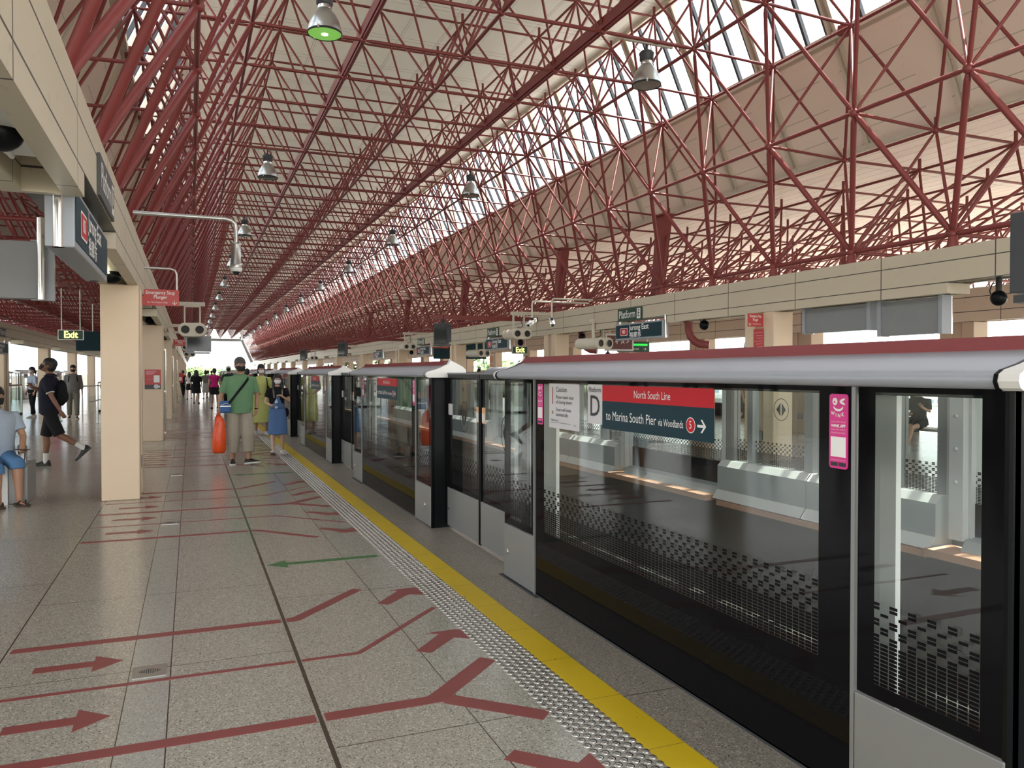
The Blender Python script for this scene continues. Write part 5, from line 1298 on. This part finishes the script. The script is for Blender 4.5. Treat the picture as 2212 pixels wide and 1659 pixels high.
# orange bag in his right hand
hw_ = P['S'][-1][2]; R2 = Matrix.Rotation(.05, 4, 'Z'); hp = Vector((.77, 14.05, 0)) + R2 @ Vector((hw_.x - .02, hw_.y - .05, hw_.z - .10))
bag = thing('plastic_bag', 'orange plastic bag held by the man in the green polo', 'bag', (hp.x, hp.y, hp.z))
mb = MB(); loft(mb, [(-.62, .085, .03), (-.58, .10, .045, 0, .01), (-.45, .105, .06), (-.30, .10, .055, 0, .01), (-.15, .085, .045, 0, .02), (-.04, .06, .025, 0, .01), (.02, .02, .012)], 16)
rr_ = random.Random(3); mb.v = [(x + rr_.uniform(-.012, .012), y + rr_.uniform(-.02, .02), z + rr_.uniform(-.012, .012)) for x, y, z in mb.v]; mb.build('bag_body', ORB, bag)
mb = MB(); mb.path([(-.03, 0, -.03), (-.02, 0, .04), (0.0, 0, .075), (.02, 0, .04), (.03, 0, -.03)], [(.010, .004)] * 5, 6); mb.build('bag_handle', ORB, bag)
# young woman in denim pinafore
P = person('young woman in a blue pinafore over a black top, holding a small bottle', (1.52, 15.5), 0.0, 1.50, 'fair', legs=((-.05, .10), (.22, .12))[::1], arms=[((.06, -.04, -.25), (-.10, -.20, -.13), (0, 0, -1), (-1, -.2, .4)), ((.07, -.02, -.26), (-.04, -.20, -.33), (0, 0, 1), (1, -.35, .1))], vox=.009, female=True,
           top=(BLK, .56, .6, .010), bottom=(BLD, 'skirt', .56), shoes=(SHW, SOL), hair='long', mask=MKW, glasses=True, foot=(0, -.30), curl=.9)
k = P['k']; mb = MB(); loft(mb, [P['ring'](.565, .020 * k), P['ring'](.60, .022 * k), P['ring'](.64, .022 * k), P['ring'](.68, .020 * k), P['ring'](.715, .016 * k)], 24, P['LM']); mb.v = [(x * max(.60, min(1, 1 - (z - P['TZ'](.61)) / (.24 * P['k']))), min(y, -.0), z) for x, y, z in mb.v]; bib = mb.build('pinafore_bib', BLD, P['t'])
for s in (1, -1): q = MB(); q.path([P['LM'] @ Vector((s * .080 * k, -.132 * k, P['TZ'](.70))), P['LM'] @ Vector((s * .088 * k, -.118 * k, P['TZ'](.76))), P['LM'] @ Vector((s * .088 * k, -.03 * k, P['TZ'](.832))), P['LM'] @ Vector((s * .08 * k, .09 * k, P['TZ'](.77)))], [(.016 * k, .005)] * 4, 8); q.build('pinafore_strap', GRY, bib)
mb = MB(); q = P['S'][-1][2]; mb.lathe([(.026, -.07), (.028, -.06), (.028, .05), (.018, .075), (.012, .08), (.012, .10)], (q.x + .08, q.y - .045, q.z + .02), 14)
bt = thing('drink_bottle', 'small pale bottle in the hands of the woman in the pinafore', 'bottle', (1.52, 15.5, 0)); mb.build('bottle_body', mat('pale bottle plastic', (.55, .62, .72), .3), bt); mb = MB(); mb.lathe([(.0285, -.03), (.0285, .035)], (q.x + .08, q.y - .045, q.z + .02), 14); mb.build('bottle_label', BLD, bt)
ball_ = MB(); ball(ball_, (.17, .06, .78), (.05, .07, .09), 12); ball_.build('side_bag', BLK, P['t'])
# woman in lime dress
P = person('woman in a lime green dress and white mask walking behind the man in green', (1.62, 20.5), 0.05, 1.72, 'tan', legs=((.15, .15), (-.1, .1)), arms=[((.07, .0, -.26), (-.05, -.18, -.34)), ((.07, .0, -.26), (-.05, -.18, -.34))], vox=.013, female=True, top=(LIM, .52, 1.3, .02), bottom=(LIM, 'skirt', .72), shoes=(SHW, SOL), hair='bob', mask=MKW, wide=1.05)
strap(P, (.12, .50), (.14, .10), BLK, .012)
# people walking away
def away(label, x, y, H, top, bottom, hair, female=True, skin='fair', sh=SHB, **kw):
    s = random.choice((1, -1)); a = .22
    return person(label, (x, y), PI + kw.pop('turn', 0), H, skin, legs=((a * s, .15 if s < 0 else .05), (-a * s, .15 if s > 0 else .05)), vox=.02, female=female, top=top, bottom=bottom, shoes=(sh, sh), hair=hair, group='people walking away down the platform', **kw)
P = away('person in a coral red top with a dark backpack walking away beside the columns', -.45, 53, 1.64, (CRL, .55, .8), (BLK, 'legs', 1.95), 'short', False, turn=.5); backpack(P, BLK)
away('woman with long hair in a white top and black skirt walking away', -.08, 48.5, 1.56, (WHT, .57, .6), (BLK, 'skirt', .35), 'long')
away('woman in a loose black dress walking away', .25, 41.7, 1.64, (BLK, .50, .9, .035), (BLK, 'skirt', .42), 'long', wide=1.15)
away('woman in a grey top and pale skirt walking away beside the magenta top', .80, 49, 1.64, (GRY, .55, .7), (LGR, 'skirt', .6), 'bob')
P = away('woman in a magenta top and short black skirt walking away', .93, 35.6, 1.70, (MAG, .53, .35, .018), (BLK, 'skirt', .33), 'short'); strap(P, (-.13, .48), (-.19, .15), BLK, .012, False)
P = away('person in a white cap with a dark backpack walking away', 1.40, 33.5, 1.78, (cloth('dark green cloth', (.03, .06, .05)), .5, .9), (BLK, 'legs', 1.9), 'short', False); backpack(P, BLK, .16, .24)
mb = MB(); ball(mb, (0, .01, .065), (.092, .108, .065), 16); mb.xform(P['HM']); mb.build('cap', WHT, P['t'])
away('dark-haired person half hidden behind the man in green', 1.75, 31.5, 1.74, (cloth('dark green cloth 2', (.05, .09, .05)), .5, .9), (BLK, 'legs', 1.9), 'short', False)
for i, (x, y, c, lab) in enumerate(((2.05 - .35, 27, GRY, 'person in grey partly hidden behind the lime dress'), (.3, 60, GRY, 'far person in grey in the crowd down the platform'), (1.1, 58, WHT, 'far person in white in the crowd down the platform'), (1.45, 63, NVY, 'far person in navy in the crowd down the platform'))):
    away(lab, x, y, 1.65, (c, .55, .8), (BLK, 'legs', 1.9), 'short', i % 2 == 0)
# man walking on the left, looking up
P = person('man in a black polo and black shorts striding left, chin raised', (-2.14, 14.8), -PI / 2 - .15, 1.76, 'brown', legs=((-.42, .62), (.22, .20)), arms=[((.05, .10, -.26), (.05, .22, -.48)), ((.05, -.13, -.20), (-.10, -.30, -.10), (0, 0, -1), (-.6, -.3, .5))], wide=1.08, vox=.010,
           top=(NVY, .49, .75, .020), bottom=(BLK, 'legs', .98), shoes=(SHB, SHB), hair='short', mask=MKB, head=(-.38, .1), foot=(.75, 0), curl=.6, socks=(SHW, .13))
collar(P, NVY); backpack(P, BLK, .14, .21, .07, .68)
mb = MB(); q = P['S'][1][1]; s0 = P['S'][1][0]; d_ = (q - s0).normalized(); c_ = s0.lerp(q, .75); mb.lathe([(.063, -.006), (.063, .006)], (0, 0, 0), 20); mb.xform(Matrix.Translation(c_) @ d_.to_track_quat('Z', 'Y').to_matrix().to_4x4()); mb.build('sleeve_stripe', WHT, P['shirt'])
# seated man on the bench
P = person('seated man in a pale blue polo and denim shorts holding a phone', (-2.17, 10.98), .50, 1.72, 'tan', legs=((1.42, 1.35), (1.30, 1.2)), arms=[((.06, -.10, -.25), (-.02, -.30, -.42), (0, 0, 1), (-.3, -1, .05)), ((.06, -.10, -.25), (-.04, -.30, -.40), (0, 0, 1), (.3, -1, .05))], wide=1.2, vox=.009,
           top=(LBL, .50, .70, .024), bottom=(DEN, 'legs', 1.12), shoes=None, hair='short', mask=MKB, sit=.54, lean=.06, curl=.6)
collar(P, LBL); seat_t = P['t']
for s in (1, -1):
    an = P['J'][s][2]; fd = Vector((s * .12, -1, 0)).normalized(); sd = Vector((fd.y, -fd.x, 0)); mb = MB(); out = [(-.075, .025), (-.05, .038), (.04, .040), (.11, .050), (.17, .046), (.21, .02)]; out = out + [(a, -b) for a, b in out[::-1]]
    org = Vector((an.x, an.y, .0)); v0 = [org + fd * a + sd * b for a, b in out]; n = len(out); mb.add(v0 + [p + Vector((0, 0, .022)) for p in v0], [(i, (i + 1) % n, n + (i + 1) % n, n + i) for i in range(n)] + [tuple(range(n - 1, -1, -1)), tuple(range(n, 2 * n))]); fo = mb.build('flip_flop', mat('dark brown sandal', (.05, .03, .02), .7), seat_t)
    mb = MB()
    for q in (-1, 1): mb.path([org + fd * .04 + sd * q * .045 + Vector((0, 0, .02)), org + fd * .09 + sd * q * .03 + Vector((0, 0, .065)), org + fd * .15 + Vector((0, 0, .03))], [(.010, .004)] * 3, 6)
    mb.build('sandal_strap', mat('dark brown strap', (.045, .028, .02), .6), fo)
wr = (P['S'][1][2] + P['S'][-1][2]) / 2; Rz = Matrix.Rotation(.50, 4, 'Z'); wp = Vector((-2.17, 10.98, 0)) + Rz @ (P['S'][1][2] + Vector((-.03, -.10, .035)))
ph = thing('mobile_phone', 'dark mobile phone in the hands of the seated man', 'phone', wp, .9); MB().box(-.038, .038, -.075, .075, -.004, .004).build('phone_body', 'black', ph, bevel=.003); MB().box(-.034, .034, -.068, .068, .0042, .0046).build('phone_screen', 'mirror_dark', ph)
# bench
bn_ = thing('bench', 'grey metal bench with a bent tube armrest under the seated man', 'bench', (-2.35, 11.0, 0))
MB().box(-1.2, .36, -.24, .26, .42, .46).build('seat', 'silver', bn_, bevel=.01)
MB().box(.36, .56, -.25, .30, 0, .46).build('end_panel', 'silver', bn_, bevel=.008); MB().box(.30, .36, -.27, -.22, 0, .46).build('corner_strip', 'whiteplastic', bn_)
MB().path([(.46, -.20, .46), (.46, -.20, .62), (.46, -.15, .67), (.46, .15, .67), (.46, .22, .62), (.46, .22, .46)], .022, 12).build('armrest', 'chrome', bn_)
MB().box(-1.2, -1.1, -.2, .25, 0, .42).build('leg', 'silver', bn_)
# left background people
def lefty(label, x, y, rz, H, top, bottom, hair, female, mask=MKW, **kw):
    return person(label, (x, y), rz, H, kw.pop('skin', 'fair'), legs=((.12, .1), (-.1, .1)), vox=.018, female=female, top=top, bottom=bottom, shoes=(kw.pop('sh', SHW), SOL), hair=hair, mask=mask, group='people behind the left columns', **kw)
lefty('woman in a pale blue top and black trousers behind the striding man', -5.0, 31, -.9, 1.70, (LBL, .55, .8), (BLK, 'legs', 1.9), 'tail', True)
P = lefty('man in a grey shirt and grey trousers with backpack straps, facing the camera', -3.62, 29.7, .1, 1.76, (GRY, .52, 1.7), (KAK2, 'legs', 1.92), 'short', False, MKB, sh=SHB, wide=1.1); backpack(P, BLK)
P = lefty('child in a pink top and white mask between the striding man and the grey man', -3.95, 28.6, .3, 1.25, (PNK, .55, .9), (PNK, 'legs', 1.3), 'bob', True)
lefty('dark-haired person behind the child, head only in view', -4.6, 33, .4, 1.45, (BLK, .52, .9), (BLK, 'legs', 1.9), 'short', False, MKB)
lefty('person in black with long hair at the far left, behind the glass railing', -7.55, 36.5, -.6, 1.68, (BLK, .5, 1.5), (BLK, 'legs', 1.9), 'hijab', True, MKB)
lefty('dark-haired person behind the handrail near the column', -3.25, 36, 2.5, 1.45, (GRY, .5, 1.5), (BLK, 'legs', 1.9), 'short', False, MKW)
lefty('person in white and dark glasses far behind the handrail', -2.9, 38.5, .2, 1.7, (LGR, .5, 1.0), (BLK, 'legs', 1.9), 'bob', True, MKW)
# opposite platform: seated woman and a passer-by
P = person('woman in dark clothes seated cross-legged on the opposite platform', (13.2, 11.25), -PI / 2 + .45, 1.62, 'fair', legs=((1.45, 1.0), (1.40, 1.50)), arms=[((.05, -.12, -.22), (-.06, -.28, -.12), (0, -.5, .8), (-.1, -1, .5)), ((.05, -.10, -.24), (-.10, -.26, -.28), (0, 0, 1), (.3, -1, .1))], vox=.012, female=True, sit=.53,
           top=(cloth('dark grey dress', (.05, .052, .055)), .50, .8, .02), bottom=(cloth('dark grey dress skirt', (.05, .052, .055)), 'legs', .55), shoes=(SHW, SOL), hair='bob', mask=MKW, abd=(-.28, .05), foot=(.35, 0))
b2 = thing('bench', 'white bench on the opposite platform under the seated woman', 'bench', (13.45, 11.2, 0)); MB().box(-.25, .30, -.9, .9, .40, .45).build('seat', 'skirtlite', b2, bevel=.01); MB().box(-.2, .25, -.9, -.82, 0, .40).build('leg', 'skirtlite', b2); MB().box(-.2, .25, .82, .9, 0, .40).build('leg', 'skirtlite', b2)
P = person('person in black shorts walking on the opposite platform, seen through two panes', (13.4, 16.7), .4, 1.7, 'fair', legs=((.2, .1), (-.2, .3)), vox=.015, top=(GRY, .52, .8), bottom=(BLK, 'legs', .9), shoes=(SHW, SOL), hair='short', mask=MKW)
for i, (x, y, c) in enumerate(((11.5, 20, CRL), (12.5, 26, NVY), (10.8, 30, WHT))):
    person(('person in a red top', 'person in navy', 'person in white')[i] + ' standing far back on the opposite platform behind the glass', (x, y), i * 1.3, 1.66, 'fair', vox=.022, top=(c, .54, .8), bottom=(BLK, 'legs', 1.9), shoes=(SHB, SHB), hair='short', mask=MKW, group='people on the opposite platform')
# ================================================================== railings on our platform
def glass_rail(label, x0, y0, x1_, y1, h=1.08):
    t = thing('glass_railing', label, 'railing', (x0, y0, 0), math.atan2(y1 - y0, x1_ - x0), 'glass railings round the escalator opening')
    L = math.hypot(x1_ - x0, y1 - y0); n = max(1, round(L / 1.2))
    for i in range(n): MB().box(i * L / n + .04, (i + 1) * L / n - .04, -.006, .006, .08, h - .08).build('glass_pane', 'g_plain', t)
    for i in range(n + 1): MB().box(i * L / n - .02, i * L / n + .02, -.03, .03, 0, h).build('post', 'steel', t)
    mb = MB(); mb.tube((0, 0, h), (L, 0, h), .035, 12); mb.build('handrail', 'chrome', t)
    MB().box(0, L, -.03, .03, 0, .08).build('kerb', 'black', t)
glass_rail('glass railing with steel posts behind the striding man', -6.5, 27.5, -5.75, 33.5)
glass_rail('glass railing across the left edge of the picture', -9.0, 27.0, -6.5, 27.5)
glass_rail('glass railing under the dark board near the column', -3.35, 34.5, -1.2, 34.9, 1.15)
t = thing('handrail', 'steel barrier with thin bars left of the nearest column', 'barrier', (-3.45, 30.6, 0), 1.1)
for i in range(7): MB().tube((i * .36, 0, 0), (i * .36, 0, 1.05), .022, 10).build('bar', 'chrome', t)
MB().path([(0, 0, 1.0), (.03, 0, 1.05), (.06, 0, 1.07), (2.16, 0, 1.07)], .022, 10).build('top_bar', 'chrome', t)
MB().tube((.36, 0, .5), (1.44, 0, .62), .02, 8).build('cross_bar', 'chrome', t)
# screens on the far edges (the platforms' other tracks)
for i in range(-1, 12):
    dup(cab, (-8.9, 7.5 + PER * i, 0), PI, 'screen door cabinet on the far left edge of our platform, %s of its row' % ORD[i + 1], 'screen door cabinets of the other tracks')
    dup(cab, (17.3, 3.0 + PER * i, 0), None, 'screen door cabinet on the far right edge of the opposite platform, %s of its row' % ORD[i + 1], 'screen door cabinets of the other tracks')
struct(MB().box(-14.6, -14.4, YA, YB, -6, 1.2).build('wall_left_light_block', 'concrete'))  # added wall that blocks low daylight from the left
# ================================================================== outside
M['ground'] = mat('town ground', (.42, .40, .35), .9, var=.2, scale=.02)
struct(MB().box(-900, 900, -300, 1300, -8.2, -8).build('floor_ground', 'ground'))
M['leaf'] = mat('green foliage', (.07, .12, .035), .7, var=.45, scale=.8)
M['leaf2'] = mat('light green foliage', (.10, .16, .05), .7, var=.4, scale=.8)
M['bark'] = mat('brown bark', (.10, .07, .05), .9)
def tree(label, x, y, z, r, m='leaf', seed=0):
    t = thing('tree', label, 'tree', (x, y, -8), 0, 'trees outside the station'); rg = random.Random(seed)
    mb = MB()
    for i in range(26):
        a = rg.uniform(0, 2 * PI); q = rg.uniform(0, 1) ** .5 * r * .8; zz = z + 8 - r * .5 + rg.uniform(-.28, .35) * r - q * .15; rr = r * rg.uniform(.22, .36)
        c = (q * math.cos(a), q * math.sin(a), zz); st = len(mb.v); mb.sphere(c, rr, 12, 8, rz=rr * .7)
        for j in range(st, len(mb.v)):
            v = Vector(mb.v[j]); mb.v[j] = tuple(v + (v - Vector(c)) * rg.uniform(-.22, .28))
    for i in range(900):
        a = rg.uniform(0, 2 * PI); q = rg.uniform(0, 1) ** .5 * r * 1.05; zz = z + 8 - r * .5 + rg.uniform(-.5, .62) * r - q * .12; s_ = r * .045
        p = Vector((q * math.cos(a), q * math.sin(a), zz)); u = Vector((rg.uniform(-1, 1), rg.uniform(-1, 1), rg.uniform(-1, 1))).normalized() * s_; w_ = u.orthogonal().normalized() * s_
        mb.add([p - u, p + w_, p + u, p - w_], [(0, 1, 2, 3)])
    mb.build('crown', m, t)
    tb = MB(); tb.tube((0, 0, 0), (0, 0, z + 8 - r * .6), r * .07, 8, r * .05)
    for a in range(4): tb.tube((0, 0, (z + 8) * .5), (math.cos(a * 1.6) * r * .5, math.sin(a * 1.6) * r * .5, z + 8 - r * .5), r * .035, 6)
    tb.build('trunk', 'bark', t)
TR = (((29, 98, 2.6, 7), 'beyond the second door cabinet'), ((27.4, 75, 2.4, 6), 'left of the opposite Exit sign'), ((32.5, 73.5, 2.3, 6), 'right of the opposite Exit sign'), ((24, 112, 2.7, 7), 'above the third door cabinet'), ((73, 78, 3.2, 5), 'low under the opposite display boards'))
for i, ((x, y, z, r), w_) in enumerate(TR): tree('leafy green tree outside, ' + w_, x, y, z, r, 'leaf2' if i % 2 else 'leaf', i)
for i, (x, y, z, r) in enumerate(((0, 300, 3.2, 9), (16, 320, 2.6, 8))): tree('leafy green tree beyond the end of the hall, %s from the left' % ORD[i], x, y, z, r, 'leaf2', 20 + i)
def building(label, x, y, z, W, D, Hh, floors, cols, m='bld_white', win='bld_glass', rz=0.0, name='building'):
    t = thing(name, label, 'building', (x, y, z), rz, 'pale buildings outside the station')
    MB().box(-W / 2, W / 2, -D / 2, D / 2, 0, Hh).build('walls', m, t)
    n = 0; rest = MB()
    for f in range(floors):
        for c in range(cols):
            w_ = W / cols; h_ = Hh / floors; x0 = -W / 2 + c * w_ + w_ * .18; z0 = f * h_ + h_ * .3
            b = (x0, x0 + w_ * .64, -D / 2 - .05, -D / 2 + .02, z0, z0 + h_ * .45)
            if n < 40: MB().box(*b).build('window', win, t)
            else: rest.box(*b)
            n += 1
            if f % 1 == 0 and c % 2 == 0: rest.box(x0, x0 + w_ * .05, -D / 2 - .3, -D / 2 - .05, z0, z0 + h_ * .45)
    for f in range(floors):
        for c in range(max(2, int(cols * D / W))):
            w_ = D / max(2, int(cols * D / W)); h_ = Hh / floors; y0 = -D / 2 + c * w_ + w_ * .18; z0 = f * h_ + h_ * .3; rest.box(-W / 2 - .05, -W / 2 + .02, y0, y0 + w_ * .64, z0, z0 + h_ * .45)
    if rest.v: tag(rest.build('window', win, t), kind='stuff')
    MB().box(-W / 2 - .3, W / 2 + .3, -D / 2 - .3, D / 2 + .3, Hh, Hh + .8).build('roof_parapet', m, t)
M['bld_white'] = mat('white building walls', (.80, .80, .78), .8, var=.05, scale=.1)
M['bld_blue'] = mat('pale blue building walls', (.45, .58, .70), .7)
M['bld_glass'] = mat('building window glass', (.30, .42, .50), .3)
building('white office block with square windows behind the station name sign of the opposite platform', 73, 100, -8, 26, 16, 20, 7, 14, rz=-.62)
building('long white housing block seen under the left opposite display board', 165, 182, -8, 24, 14, 34, 14, 12, rz=-.75)
building('long white housing block seen under the right opposite display board', 200, 168, -8, 26, 14, 34, 14, 12, rz=-.85)
building('pale blue tower between the white housing blocks', 186, 185, -8, 9, 9, 32, 14, 4, 'bld_blue', rz=-.8)
building('white block beyond the end of the hall, nearest its middle', 21, 400, -8, 18, 20, 21, 7, 8)
building('white block beyond the end of the hall, wider one', 52, 420, -8, 34, 20, 17, 6, 12)
building('white building seen between the far left columns, nearer one', -60, 120, -8, 40, 15, 20, 9, 16, rz=.3)
building('blue and white building seen between the far left columns', -40, 190, -8, 30, 15, 26, 12, 14, 'bld_blue', rz=.1)
building('white housing block seen past the left columns, farthest', -110, 160, -8, 50, 15, 26, 12, 20, rz=.5)
